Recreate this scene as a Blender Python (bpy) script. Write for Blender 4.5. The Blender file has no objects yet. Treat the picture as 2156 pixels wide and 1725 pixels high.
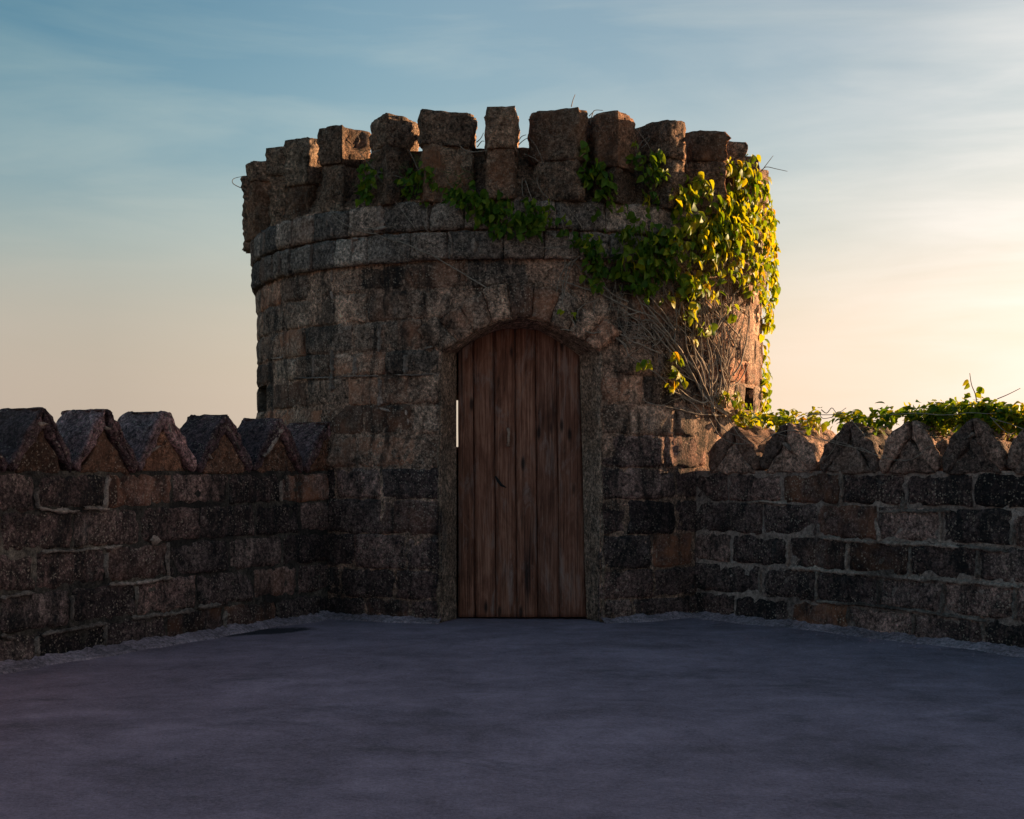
import bpy, bmesh, math, random
from mathutils import Vector, Matrix, noise
random.seed(7)
R_ = math.radians
sc = bpy.context.scene
COL = sc.collection

# ------------------------------------------------------------------ camera, sky, sun, exposure
F, PX, PY, EYE = 2790.0, 1078.0, 990.0, 1.08        # focal length and horizon of the photograph (2156 px wide), eye height
cd = bpy.data.cameras.new('camera'); cam = bpy.data.objects.new('camera', cd); COL.objects.link(cam)
cam.location = (0, 0, EYE); cam.rotation_euler = (R_(90), 0, 0)
cd.sensor_width = 36; cd.lens = 36 * F / 2156; cd.shift_y = (PY - 862.5) / 2156
cd.clip_end = 8000; sc.camera = cam
SUN_AZ, SUN_EL = 57.0, 7.5                            # degrees from +Y towards +X
S = Vector((math.sin(R_(SUN_AZ)) * math.cos(R_(SUN_EL)), math.cos(R_(SUN_AZ)) * math.cos(R_(SUN_EL)), math.sin(R_(SUN_EL))))

def nd(nt, kind, loc=None, **kw):
    n = nt.nodes.new(kind)
    for k, v in kw.items():
        if k in n.inputs: n.inputs[k].default_value = v
        else: setattr(n, k, v)
    return n
def ln(nt, a, b): nt.links.new(a, b)
def ramp(nt, src, stops, interp='LINEAR'):
    r = nt.nodes.new('ShaderNodeValToRGB'); r.color_ramp.interpolation = interp
    el = r.color_ramp.elements
    while len(el) < len(stops): el.new(0.5)
    for e, (p, c) in zip(el, stops):
        e.position = p; e.color = (c, c, c, 1) if not hasattr(c, '__len__') else (*c, 1)
    ln(nt, src, r.inputs[0]); return r.outputs[0]
def mix(nt, fac, a, b, blend='MIX'):
    m = nt.nodes.new('ShaderNodeMix'); m.data_type = 'RGBA'; m.blend_type = blend
    for sock, v in ((m.inputs[0], fac), (m.inputs[6], a), (m.inputs[7], b)):
        if isinstance(v, bpy.types.NodeSocket): ln(nt, v, sock)
        elif hasattr(v, '__len__'): sock.default_value = (*v, 1)
        else: sock.default_value = v if sock == m.inputs[0] else (v, v, v, 1)
    return m.outputs[2]
def mth(nt, op, a, b=0.0, clamp=False):
    m = nt.nodes.new('ShaderNodeMath'); m.operation = op; m.use_clamp = clamp
    for i, v in enumerate((a, b)):
        if isinstance(v, bpy.types.NodeSocket): ln(nt, v, m.inputs[i])
        else: m.inputs[i].default_value = v
    return m.outputs[0]
def mapped(nt, vec, scale, loc=(0, 0, 0), rot=(0, 0, 0)):
    m = nt.nodes.new('ShaderNodeMapping'); m.inputs['Rotation'].default_value = rot; m.inputs['Scale'].default_value = scale; m.inputs['Location'].default_value = loc
    ln(nt, vec, m.inputs['Vector']); return m.outputs[0]
def nz(nt, vec, scale, detail=5, rough=0.6, dist=0.0):
    n = nt.nodes.new('ShaderNodeTexNoise')
    n.inputs['Scale'].default_value = scale; n.inputs['Detail'].default_value = detail
    n.inputs['Roughness'].default_value = rough; n.inputs['Distortion'].default_value = dist
    ln(nt, vec, n.inputs['Vector']); return n.outputs[0]

world = bpy.data.worlds.new('World'); sc.world = world; world.use_nodes = True
wt = world.node_tree; wt.nodes.clear()
sky = nd(wt, 'ShaderNodeTexSky'); sky.sky_type = 'NISHITA'; sky.sun_disc = False
sky.sun_elevation = R_(SUN_EL); sky.sun_rotation = R_(SUN_AZ)
sky.altitude = 50; sky.air_density = 1.0; sky.dust_density = 2.4; sky.ozone_density = 2.2
tc = nd(wt, 'ShaderNodeTexCoord')
bg = nd(wt, 'ShaderNodeBackground'); bg.inputs['Strength'].default_value = 0.08
wo = nd(wt, 'ShaderNodeOutputWorld')
# thin high cirrus: streaks in the sky's own directions
cl = nz(wt, mapped(wt, tc.outputs['Generated'], (2.0, 2.0, 12.0), (0.3, 0.1, 0.4), (0, 0.14, 0)), 1.6, 7, 0.55, 0.6)
clf = ramp(wt, cl, [(0.40, 0.0), (0.72, 0.42)])
hs = nd(wt, 'ShaderNodeHueSaturation'); hs.inputs['Saturation'].default_value = 0.15; hs.inputs['Value'].default_value = 1.25
ln(wt, sky.outputs[0], hs.inputs['Color'])
skyc = mix(wt, 1.0, mix(wt, clf, sky.outputs[0], hs.outputs[0]), (0.93, 1.03, 0.97), 'MULTIPLY')
sz = nd(wt, 'ShaderNodeSeparateXYZ'); ln(wt, tc.outputs['Generated'], sz.inputs[0])
dv = nd(wt, 'ShaderNodeVectorMath'); dv.operation = 'DOT_PRODUCT'; ln(wt, tc.outputs['Generated'], dv.inputs[0]); dv.inputs[1].default_value = tuple(S)
skyc = mix(wt, 1.0, skyc, ramp(wt, dv.outputs['Value'], [(0.46, (1.20, 1.15, 1.08)), (0.76, (0.93, 0.84, 0.83))]), 'MULTIPLY')
# the blue deepens away from the sun and upwards
deep = mth(wt, 'MULTIPLY', ramp(wt, sz.outputs[2], [(0.17, 0.0), (0.36, 1.0)]), ramp(wt, dv.outputs['Value'], [(0.18, 1.0), (0.52, 0.0)]))
skyc = mix(wt, deep, skyc, mix(wt, 1.0, skyc, (0.36, 0.66, 0.77), 'MULTIPLY'))
# dusty evening haze low over the horizon all the way round, creamier towards the sun
hz_f = ramp(wt, sz.outputs[2], [(0.0, 0.88), (0.07, 0.84), (0.12, 0.66), (0.165, 0.30), (0.23, 0.04), (0.30, 0.0)], 'B_SPLINE')
hz_c = ramp(wt, dv.outputs['Value'], [(0.0, (2.9, 2.3, 1.95)), (0.28, (2.95, 2.36, 1.92)), (0.62, (4.6, 3.65, 2.8)), (0.80, (6.0, 4.4, 3.4)), (1.0, (8.0, 6.2, 4.4))])
gl_f = mth(wt, 'MULTIPLY', ramp(wt, sz.outputs[2], [(0.0, 0.3), (0.09, 0.6), (0.17, 0.85), (0.26, 0.50), (0.40, 0.0)], 'B_SPLINE'), ramp(wt, dv.outputs['Value'], [(0.66, 0.0), (0.76, 0.42), (0.82, 0.85), (1.0, 1.0)], 'B_SPLINE'))
wisp = ramp(wt, nz(wt, mapped(wt, tc.outputs['Generated'], (2.0, 2.0, 14.0), (1.3, 0.7, 0.2), (0, 0.10, 0)), 2.3, 6, 0.55, 0.4), [(0.34, 0.30), (0.64, 1.0)])
ln(wt, mix(wt, mth(wt, 'MULTIPLY', gl_f, wisp), mix(wt, hz_f, skyc, hz_c), (6.3, 5.7, 5.25)), bg.inputs['Color'])
ln(wt, bg.outputs[0], wo.inputs[0])

sl = bpy.data.lights.new('sun', 'SUN'); sl.energy = 5.0; sl.angle = R_(0.5); sl.color = (1.0, 0.68, 0.36)
so = bpy.data.objects.new('sun', sl); COL.objects.link(so)
so.rotation_euler = (-S).to_track_quat('-Z', 'Y').to_euler()
vs = sc.view_settings
sc.display_settings.display_device = 'sRGB'
vs.view_transform = 'Standard'; vs.look = 'None'; vs.gamma = 1; vs.use_curve_mapping = False
vs.exposure = 1.32

# ------------------------------------------------------------------ materials
def new_mat(name):
    m = bpy.data.materials.new(name); m.use_nodes = True
    nt = m.node_tree; nt.nodes.clear()
    out = nd(nt, 'ShaderNodeOutputMaterial'); b = nd(nt, 'ShaderNodeBsdfPrincipled')
    b.inputs['Roughness'].default_value = 0.92
    b.inputs['Specular IOR Level'].default_value = 0.2
    ln(nt, b.outputs[0], out.inputs[0])
    g = nd(nt, 'ShaderNodeNewGeometry'); oi = nd(nt, 'ShaderNodeObjectInfo')
    return m, nt, b, g.outputs['Position'], oi.outputs['Random'], g
def bump(nt, h, b, strength, dist):
    bp = nd(nt, 'ShaderNodeBump'); bp.inputs['Strength'].default_value = strength; bp.inputs['Distance'].default_value = dist
    ln(nt, h, bp.inputs['Height']); ln(nt, bp.outputs[0], b.inputs['Normal'])

def stone_mat(name, dark, mid, light, red=(0.20, 0.095, 0.06), red_lo=0.50, streak=0.80, speck=0.8, pale=(0.72, 0.50, 0.37), bs=0.8, tint=0.75):
    m, nt, b, P, rnd, g = new_mat(name)
    big = nz(nt, P, 1.7, 5, 0.6, 0.3)
    med = nz(nt, P, 9.0, 6, 0.7, 0.4)
    fin = nz(nt, P, 48.0, 5, 0.8)
    v = mth(nt, 'ADD', mth(nt, 'MULTIPLY', big, 0.40), mth(nt, 'MULTIPLY', med, 0.35))
    v = mth(nt, 'ADD', v, mth(nt, 'MULTIPLY', fin, 0.38))
    v = mth(nt, 'ADD', v, mth(nt, 'MULTIPLY', mth(nt, 'SUBTRACT', rnd, 0.55), 0.16))
    col = ramp(nt, v, [(0.40, dark), (0.56, mid), (0.72, light)])
    grit = nz(nt, P, 44.0, 6, 0.85)
    col = mix(nt, 0.95, col, ramp(nt, grit, [(0.38, 0.12), (0.49, 0.80), (0.61, 2.0)]), 'MULTIPLY')
    pits = nz(nt, P, 21.0, 5, 0.75, 0.5)
    col = mix(nt, 0.9, col, ramp(nt, pits, [(0.36, 0.30), (0.48, 0.95), (0.66, 1.5)]), 'MULTIPLY')
    # each block has its own warmth
    r2 = mth(nt, 'FRACT', mth(nt, 'MULTIPLY', rnd, 37.7))
    rmask = mth(nt, 'MULTIPLY', ramp(nt, r2, [(min(red_lo, 0.96), 0.0), (0.97, 1.0)]), ramp(nt, nz(nt, P, 5.0, 4, 0.6), [(0.40, 0.1), (0.62, 1.0)]))
    col = mix(nt, mth(nt, 'MULTIPLY', rmask, 0.85), col, red)
    r3 = mth(nt, 'FRACT', mth(nt, 'MULTIPLY', rnd, 91.3))
    col = mix(nt, tint, col, ramp(nt, r3, [(0.0, (0.28, 0.28, 0.31)), (0.45, (0.95, 0.90, 0.88)), (1.0, (1.75, 1.5, 1.38))]), 'MULTIPLY')
    # black lichen run-off streaks, following the fall of the water
    st = nz(nt, mapped(nt, P, (5.0, 5.0, 1.5)), 1.0, 8, 0.74, 0.7)
    sm = ramp(nt, st, [(0.48, 0.0), (0.60, streak)])
    col = mix(nt, sm, col, (0.013, 0.012, 0.012))
    # pale lime bloom
    pl = ramp(nt, nz(nt, mapped(nt, P, (5, 5, 2.0), (3, 1, 7)), 1.3, 7, 0.72), [(0.60, 0.0), (0.74, 0.40)])
    col = mix(nt, pl, col, (0.26, 0.22, 0.20))
    # pebbles of the conglomerate
    def pebbles(scale, lo, hi, thr):
        vo = nd(nt, 'ShaderNodeTexVoronoi'); vo.inputs['Scale'].default_value = scale
        wn = nd(nt, 'ShaderNodeTexNoise'); wn.inputs['Scale'].default_value = 85.0; wn.inputs['Detail'].default_value = 3
        ln(nt, P, wn.inputs['Vector'])
        wv = nd(nt, 'ShaderNodeVectorMath'); wv.operation = 'MULTIPLY_ADD'; ln(nt, wn.outputs['Color'], wv.inputs[0]); wv.inputs[1].default_value = (0.022,) * 3; ln(nt, P, wv.inputs[2])
        ln(nt, wv.outputs[0], vo.inputs['Vector'])
        sx = nd(nt, 'ShaderNodeSeparateColor'); ln(nt, vo.outputs['Color'], sx.inputs[0])
        return mth(nt, 'MULTIPLY', ramp(nt, vo.outputs['Distance'], [(lo, 1.0), (hi, 0.0)]), ramp(nt, sx.outputs[0], [(thr, 0.0), (thr + 0.22, 1.0)])), vo.outputs['Distance']
    p1, d1 = pebbles(66.0, 0.26, 0.44, 0.52)
    p2, d2 = pebbles(36.0, 0.16, 0.28, 0.76)
    pm = mth(nt, 'MAXIMUM', p1, p2)
    pr = mth(nt, 'MULTIPLY', pm, mth(nt, 'MULTIPLY', ramp(nt, nz(nt, P, 4.0, 3, 0.6), [(0.40, 0.15), (0.62, 1.0)]), speck))
    col = mix(nt, pr, col, pale)
    ln(nt, col, b.inputs['Base Color'])
    h = mth(nt, 'ADD', mth(nt, 'MULTIPLY', fin, 0.5), mth(nt, 'MULTIPLY', nz(nt, P, 26.0, 6, 0.75), 1.0))
    h = mth(nt, 'ADD', h, mth(nt, 'MULTIPLY', pm, 0.22))
    h = mth(nt, 'SUBTRACT', h, mth(nt, 'MULTIPLY', ramp(nt, d2, [(0.0, 0.0), (0.6, 1.0)]), 0.12))
    bump(nt, h, b, bs, 0.034)
    return m

M = {}
M['tower'] = stone_mat('weathered_tower_stone', (0.101, 0.063, 0.046), (0.370, 0.222, 0.159), (0.720, 0.472, 0.347), red=(0.572, 0.218, 0.118))
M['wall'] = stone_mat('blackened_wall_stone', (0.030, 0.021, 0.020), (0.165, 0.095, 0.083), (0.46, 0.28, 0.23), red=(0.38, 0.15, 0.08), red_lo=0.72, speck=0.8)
M['band'] = stone_mat('grey_band_stone', (0.132, 0.094, 0.079), (0.359, 0.258, 0.208), (0.646, 0.483, 0.396), red_lo=0.9, streak=0.35)
M['merlon'] = stone_mat('crumbling_brown_stone', (0.141, 0.078, 0.052), (0.422, 0.234, 0.151), (0.720, 0.468, 0.319), red=(0.589, 0.228, 0.112), red_lo=0.55, streak=0.45, bs=1.3, tint=0.35)
M['gable'] = stone_mat('rust_brown_infill_stone', (0.105, 0.049, 0.030), (0.252, 0.110, 0.066), (0.440, 0.210, 0.131), red_lo=0.2, streak=0.3, speck=0.7)
M['coping'] = stone_mat('dark_coping_stone', (0.078, 0.042, 0.042), (0.25, 0.128, 0.125), (0.50, 0.29, 0.275), red_lo=0.85, streak=0.35, speck=0.85)

M['coping_r'] = stone_mat('grey_brown_coping_stone', (0.113, 0.070, 0.057), (0.282, 0.170, 0.132), (0.498, 0.311, 0.241), red_lo=0.7, streak=0.3, speck=0.4)
def mortar_mat(name, dark, mid, pale, lo=0.44, hi=0.66):
    m, nt, b, P, rnd, g = new_mat(name)
    a = nz(nt, P, 2.3, 6, 0.65, 0.4); f = nz(nt, P, 60, 5, 0.7)
    v = mth(nt, 'ADD', mth(nt, 'MULTIPLY', a, 0.75), mth(nt, 'MULTIPLY', f, 0.25))
    mcol = mix(nt, 0.9, ramp(nt, v, [(lo, dark), ((lo + hi) / 2, mid), (hi, pale)]), ramp(nt, nz(nt, P, 40, 6, 0.85), [(0.38, 0.30), (0.49, 0.85), (0.62, 1.5)]), 'MULTIPLY')
    ln(nt, mcol, b.inputs['Base Color'])
    bump(nt, mth(nt, 'ADD', f, mth(nt, 'MULTIPLY', nz(nt, P, 22, 6, 0.7), 1.2)), b, 0.9, 0.02)
    return m
M['core'] = mortar_mat('stained_mortar', (0.048, 0.035, 0.029), (0.156, 0.110, 0.085), (0.432, 0.297, 0.220))
M['core_r'] = mortar_mat('pinkish_mortar', (0.125, 0.086, 0.070), (0.338, 0.220, 0.180), (0.525, 0.352, 0.285), 0.36, 0.58)
M['lime'] = mortar_mat('pale_lime_mortar', (0.189, 0.121, 0.095), (0.432, 0.282, 0.221), (0.702, 0.471, 0.378), 0.38, 0.62)
M['lime_dim'] = mortar_mat('dull_lime_mortar', (0.090, 0.062, 0.052), (0.255, 0.175, 0.141), (0.450, 0.312, 0.248), 0.38, 0.62)
M['render'] = stone_mat('rendered_reveal', (0.11, 0.062, 0.042), (0.32, 0.182, 0.118), (0.58, 0.36, 0.255), red_lo=2.0, streak=0.45, speck=0.2, tint=0.0)
M['fillet'] = mortar_mat('cement_fillet', (0.245, 0.165, 0.174), (0.489, 0.319, 0.338), (0.719, 0.479, 0.502), 0.36, 0.64)

def floor_mat():
    m, nt, b, P, rnd, g = new_mat('worn_cement_floor')
    a = nz(nt, mapped(nt, P, (0.8, 1.0, 1)), 1.5, 6, 0.62, 0.5)
    c = nz(nt, P, 5.0, 8, 0.75, 0.4); f = nz(nt, P, 60, 6, 0.9)
    v = mth(nt, 'ADD', mth(nt, 'MULTIPLY', a, 0.34), mth(nt, 'MULTIPLY', c, 0.30))
    v = mth(nt, 'ADD', v, mth(nt, 'MULTIPLY', f, 0.50))
    col = ramp(nt, v, [(0.46, (0.195, 0.125, 0.138)), (0.58, (0.39, 0.243, 0.278)), (0.70, (0.60, 0.385, 0.44))])
    dk = ramp(nt, nz(nt, mapped(nt, P, (1.1, 1.8, 1), (4, 2, 0)), 1.0, 8, 0.7, 0.6), [(0.58, 0.0), (0.70, 0.55)])
    col = mix(nt, dk, col, (0.085, 0.066, 0.070))
    # damp patch lying beside the foot of the left-hand wall
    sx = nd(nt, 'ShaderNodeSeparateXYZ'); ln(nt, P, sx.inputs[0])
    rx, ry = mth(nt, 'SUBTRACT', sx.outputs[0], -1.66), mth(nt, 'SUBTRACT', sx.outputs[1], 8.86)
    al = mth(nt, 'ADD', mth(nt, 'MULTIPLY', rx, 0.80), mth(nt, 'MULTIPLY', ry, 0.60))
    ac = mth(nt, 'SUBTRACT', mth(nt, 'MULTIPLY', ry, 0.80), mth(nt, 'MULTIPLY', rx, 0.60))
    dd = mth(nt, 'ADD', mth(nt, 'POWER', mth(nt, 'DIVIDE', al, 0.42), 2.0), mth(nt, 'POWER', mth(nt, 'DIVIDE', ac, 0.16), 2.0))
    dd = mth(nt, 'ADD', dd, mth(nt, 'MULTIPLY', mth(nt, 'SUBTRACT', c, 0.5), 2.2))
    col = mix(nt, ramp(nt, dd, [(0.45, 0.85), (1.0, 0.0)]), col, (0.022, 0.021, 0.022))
    ln(nt, col, b.inputs['Base Color'])
    b.inputs['Roughness'].default_value = 0.85
    h = mth(nt, 'ADD', mth(nt, 'MULTIPLY', f, 0.35), mth(nt, 'MULTIPLY', nz(nt, P, 18, 6, 0.7), 0.8))
    bump(nt, h, b, 0.9, 0.02)
    return m
M['floor'] = floor_mat()
def ground_mat():
    m, nt, b, P, rnd, g = new_mat('rough_grassland')
    ln(nt, ramp(nt, nz(nt, P, 0.05, 8, 0.6), [(0.35, (0.03, 0.04, 0.018)), (0.65, (0.075, 0.08, 0.035))]), b.inputs['Base Color'])
    return m
M['ground'] = ground_mat()

def wood_mat():
    m, nt, b, P, rnd, g = new_mat('weathered_door_timber')
    off = nd(nt, 'ShaderNodeCombineXYZ')
    ln(nt, mth(nt, 'MULTIPLY', rnd, 31.0), off.inputs[0]); ln(nt, mth(nt, 'MULTIPLY', rnd, 17.0), off.inputs[2])
    va = nd(nt, 'ShaderNodeVectorMath'); va.operation = 'ADD'; ln(nt, P, va.inputs[0]); ln(nt, off.outputs[0], va.inputs[1])
    Q = va.outputs[0]
    gr = nz(nt, mapped(nt, Q, (60, 60, 1.6)), 1.0, 6, 0.7, 0.8)
    fi = nz(nt, mapped(nt, Q, (190, 190, 3.5)), 1.0, 4, 0.7, 0.3)
    br = nz(nt, mapped(nt, Q, (7, 7, 2.2)), 1.0, 5, 0.65, 0.8)
    v = mth(nt, 'ADD', mth(nt, 'ADD', mth(nt, 'MULTIPLY', gr, 0.4), mth(nt, 'MULTIPLY', fi, 0.28)), mth(nt, 'MULTIPLY', br, 0.32))
    col = ramp(nt, v, [(0.39, (0.055, 0.021, 0.013)), (0.50, (0.235, 0.088, 0.054)), (0.61, (0.48, 0.22, 0.145))])
    col = mix(nt, 0.6, col, ramp(nt, rnd, [(0.0, (0.82, 0.80, 0.82)), (1.0, (1.2, 1.12, 1.06))]), 'MULTIPLY')
    bl = ramp(nt, nz(nt, mapped(nt, Q, (10, 10, 2.6), (5, 1, 2)), 1.0, 7, 0.7, 0.8), [(0.52, 0.0), (0.68, 0.8)])
    col = mix(nt, bl, col, mix(nt, fi, (0.20, 0.115, 0.095), (0.52, 0.33, 0.27)))
    # dark run-down stains
    sm = ramp(nt, nz(nt, mapped(nt, Q, (22, 22, 0.9), (2, 0, 1)), 1.0, 5, 0.6, 0.5), [(0.56, 0.0), (0.72, 0.75)])
    col = mix(nt, sm, col, (0.022, 0.014, 0.013))
    vo = nd(nt, 'ShaderNodeTexVoronoi'); vo.inputs['Scale'].default_value = 1.0
    ln(nt, mapped(nt, Q, (11, 0.01, 3.2)), vo.inputs['Vector'])
    sc_ = nd(nt, 'ShaderNodeSeparateColor'); ln(nt, vo.outputs['Color'], sc_.inputs[0])
    kn = mth(nt, 'MULTIPLY', ramp(nt, vo.outputs['Distance'], [(0.09, 1.0), (0.21, 0.0)]), ramp(nt, sc_.outputs[0], [(0.38, 0.0), (0.43, 1.0)]))
    col = mix(nt, mth(nt, 'MULTIPLY', kn, 0.85), col, (0.016, 0.010, 0.009))
    ln(nt, col, b.inputs['Base Color']); b.inputs['Roughness'].default_value = 0.8
    bump(nt, mth(nt, 'SUBTRACT', mth(nt, 'ADD', mth(nt, 'MULTIPLY', gr, 0.7), mth(nt, 'MULTIPLY', fi, 0.5)), mth(nt, 'MULTIPLY', kn, 0.5)), b, 0.7, 0.006)
    return m
M['wood'] = wood_mat()
def plain(name, c, rough=0.7):
    m, nt, b, P, rnd, g = new_mat(name)
    n = nz(nt, P, 120, 4, 0.7)
    ln(nt, ramp(nt, n, [(0.3, tuple(x * 0.6 for x in c)), (0.7, tuple(min(1, x * 1.4) for x in c))]), b.inputs['Base Color'])
    b.inputs['Roughness'].default_value = rough
    bump(nt, n, b, 0.4, 0.004)
    return m
M['handle'] = plain('worn_wooden_pull', (0.42, 0.25, 0.18))
M['void'] = plain('dark_interior', (0.02, 0.018, 0.017))  # near-black stands in for the unlit inside of the tower
def stem_mat(name, a, c):
    m, nt, b, P, rnd, g = new_mat(name)
    ln(nt, ramp(nt, nz(nt, P, 30, 5, 0.7), [(0.32, a), (0.68, c)]), b.inputs['Base Color'])
    bump(nt, nz(nt, P, 160, 4, 0.7), b, 0.5, 0.004); return m
M['stem'] = stem_mat('bare_vine_bark', (0.20, 0.14, 0.105), (0.48, 0.36, 0.28))
M['green_stem'] = stem_mat('green_vine_shoot', (0.06, 0.08, 0.02), (0.16, 0.19, 0.05))
def leaf_mat(name, stops, trans=0.5):
    m, nt, b, P, rnd, g = new_mat(name)
    r = mth(nt, 'FRACT', mth(nt, 'ADD', rnd, g.outputs['Random Per Island']))
    col = ramp(nt, r, stops)
    n = nz(nt, P, 45, 4, 0.6)
    col = mix(nt, 0.5, col, ramp(nt, n, [(0.3, 0.6), (0.7, 1.35)]), 'MULTIPLY')
    ln(nt, col, b.inputs['Base Color']); b.inputs['Roughness'].default_value = 0.5; b.inputs['Specular IOR Level'].default_value = 0.18
    t = nd(nt, 'ShaderNodeBsdfTranslucent'); ln(nt, mix(nt, 1.0, col, (1.25, 1.1, 0.35), 'MULTIPLY'), t.inputs['Color'])
    ms = nd(nt, 'ShaderNodeMixShader'); ms.inputs[0].default_value = trans
    ln(nt, b.outputs[0], ms.inputs[1]); ln(nt, t.outputs[0], ms.inputs[2])
    out = [x for x in nt.nodes if x.type == 'OUTPUT_MATERIAL'][0]; ln(nt, ms.outputs[0], out.inputs[0])
    bump(nt, n, b, 0.3, 0.004)
    return m
M['leaf'] = leaf_mat('sunlit_vine_leaf', [(0.0, (0.09, 0.17, 0.012)), (0.35, (0.21, 0.28, 0.016)), (0.72, (0.44, 0.42, 0.018)), (0.94, (0.58, 0.46, 0.020)), (1.0, (0.50, 0.24, 0.03))])  # yellow of the sunlit leaves is put into this colour
M['leaf_dark'] = leaf_mat('shaded_vine_leaf', [(0.0, (0.055, 0.12, 0.012)), (0.6, (0.13, 0.22, 0.018)), (1.0, (0.28, 0.32, 0.03))])  # darker copy for the shaded leaves, the shade put into the colour

# ------------------------------------------------------------------ object helpers
def mesh_obj(name, verts, faces, mat, parent=None, smooth=True, recenter=True):
    if recenter:
        c = Vector((0, 0, 0))
        for v in verts: c += Vector(v)
        c /= max(1, len(verts))
        verts = [tuple(Vector(v) - c) for v in verts]
    else: c = Vector((0, 0, 0))
    me = bpy.data.meshes.new(name); me.from_pydata(verts, [], faces)
    if smooth: me.polygons.foreach_set('use_smooth', [True] * len(me.polygons))
    me.materials.append(mat); me.update()
    o = bpy.data.objects.new(name, me); COL.objects.link(o); o.location = c
    if parent: adopt(o, parent)
    return o
ORIG = {}
def adopt(o, parent):
    o.parent = parent
    o.matrix_parent_inverse = Matrix.Translation(-ORIG[parent.name])
    ORIG[o.name] = o.location.copy()
def thing(name, loc, label, cat, group=None):
    o = bpy.data.objects.new(name, None); COL.objects.link(o); o.location = loc; o.empty_display_size = 0.2
    o['label'] = label; o['category'] = cat
    if group: o['group'] = group
    ORIG[o.name] = Vector(loc); return o
def fn(p, s=1.0, oct=4):
    return noise.fractal(Vector(p) * s, 1.0, 2.0, oct, noise_basis='PERLIN_ORIGINAL')

class MB:
    def __init__(s): s.v = []; s.f = []
    def add(s, vs, fs):
        o = len(s.v); s.v += [tuple(v) for v in vs]; s.f += [tuple(i + o for i in f) for f in fs]
    def tube(s, pts, rads, n=5):
        pts = [Vector(p) for p in pts]; vs = []; fs = []
        up = Vector((0.3, -0.5, 0.81))
        for i, p in enumerate(pts):
            t = (pts[min(i + 1, len(pts) - 1)] - pts[max(i - 1, 0)]).normalized()
            a = t.cross(up)
            if a.length < 1e-3: a = t.cross(Vector((1, 0, 0)))
            a.normalize(); c = t.cross(a)
            for k in range(n):
                an = 2 * math.pi * k / n
                vs.append(p + (a * math.cos(an) + c * math.sin(an)) * rads[i])
        for i in range(len(pts) - 1):
            for k in range(n):
                fs.append((i * n + k, i * n + (k + 1) % n, (i + 1) * n + (k + 1) % n, (i + 1) * n + k))
        fs.append(tuple(range(n))[::-1]); fs.append(tuple((len(pts) - 1) * n + k for k in range(n)))
        s.add(vs, fs)
    def build(s, name, mat, parent=None, smooth=True): return mesh_obj(name, s.v, s.f, mat, parent, smooth)

def block_geo(mp, u0, u1, v0, v1, seg=0.034, rough=0.010, rnd=0.014, depth=0.07, seed=0.0, jit=0.014, wob=0.0, tilt=None):
    """a dressed block: grid front face with worn rounded edges and a skirt going back; mp(u, v, w) -> world point"""
    nu = max(3, int((u1 - u0) / seg)); nv = max(3, int((v1 - v0) / seg))
    tu, tv = tilt if tilt else (random.uniform(-0.006, 0.006), random.uniform(-0.005, 0.005))
    V = []; Fc = []
    cr = random.uniform(0.008, 0.026)
    for j in range(nv + 1):
        for i in range(nu + 1):
            a, c = i / nu, j / nv
            # tighter loops near the edges
            a = 0.5 - 0.5 * math.cos(math.pi * a) if nu > 3 else a
            a = a * 0.45 + (i / nu) * 0.55; c = (0.5 - 0.5 * math.cos(math.pi * c)) * 0.45 + (j / nv) * 0.55
            u = u0 + (u1 - u0) * a; v = v0 + (v1 - v0) * c
            eu = min(u - u0, u1 - u); ev = min(v - v0, v1 - v)
            e = min(eu, ev)
            q = (u * 1.0 + seed * 3.1, v, seed)
            w = rough * 1.0 * fn(q, 7, 3) + rough * 1.2 * fn((q[0] + 9, v, seed), 24, 3)
            k = max(0.0, 1 - e / rnd); w -= 0.011 * k * k
            corner = max(0.0, 1 - (eu + ev) / (cr * 2.4)); 
            du = jit * fn((u * 1, v + 5, seed + 2), 12, 3); dv = jit * fn((u + 7, v, seed + 4), 12, 3)
            du += corner * cr * 0.25 * (1 if u < (u0 + u1) / 2 else -1); dv += corner * cr * 0.25 * (1 if v < (v0 + v1) / 2 else -1)
            w += tu * (a - 0.5) * 2 + tv * (c - 0.5) * 2
            if wob: w += wob * fn((u * 0.7, v * 0.7, 3.3), 3, 3)
            V.append(mp(u + du, v + dv, w))
    n1 = nu + 1
    for j in range(nv):
        for i in range(nu):
            Fc.append((j * n1 + i, j * n1 + i + 1, (j + 1) * n1 + i + 1, (j + 1) * n1 + i))
    ring = [i for i in range(n1)] + [j * n1 + nu for j in range(1, nv + 1)] + [nv * n1 + i for i in range(nu - 1, -1, -1)] + [j * n1 for j in range(nv - 1, 0, -1)]
    base = len(V)
    idx = {}
    for r in ring:
        j, i = divmod(r, n1)
        u = u0 + (u1 - u0) * i / nu; v = v0 + (v1 - v0) * j / nv
        V.append(mp(u, v, -depth))
    L = len(ring)
    for k in range(L):
        a, c = ring[k], ring[(k + 1) % L]
        Fc.append((c, a, base + k, base + (k + 1) % L))
    return V, Fc
def block(name, mat, parent, mp, u0, u1, v0, v1, **kw):
    V, Fc = block_geo(mp, u0, u1, v0, v1, **kw)
    return mesh_obj(name, V, Fc, mat, parent)

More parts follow.
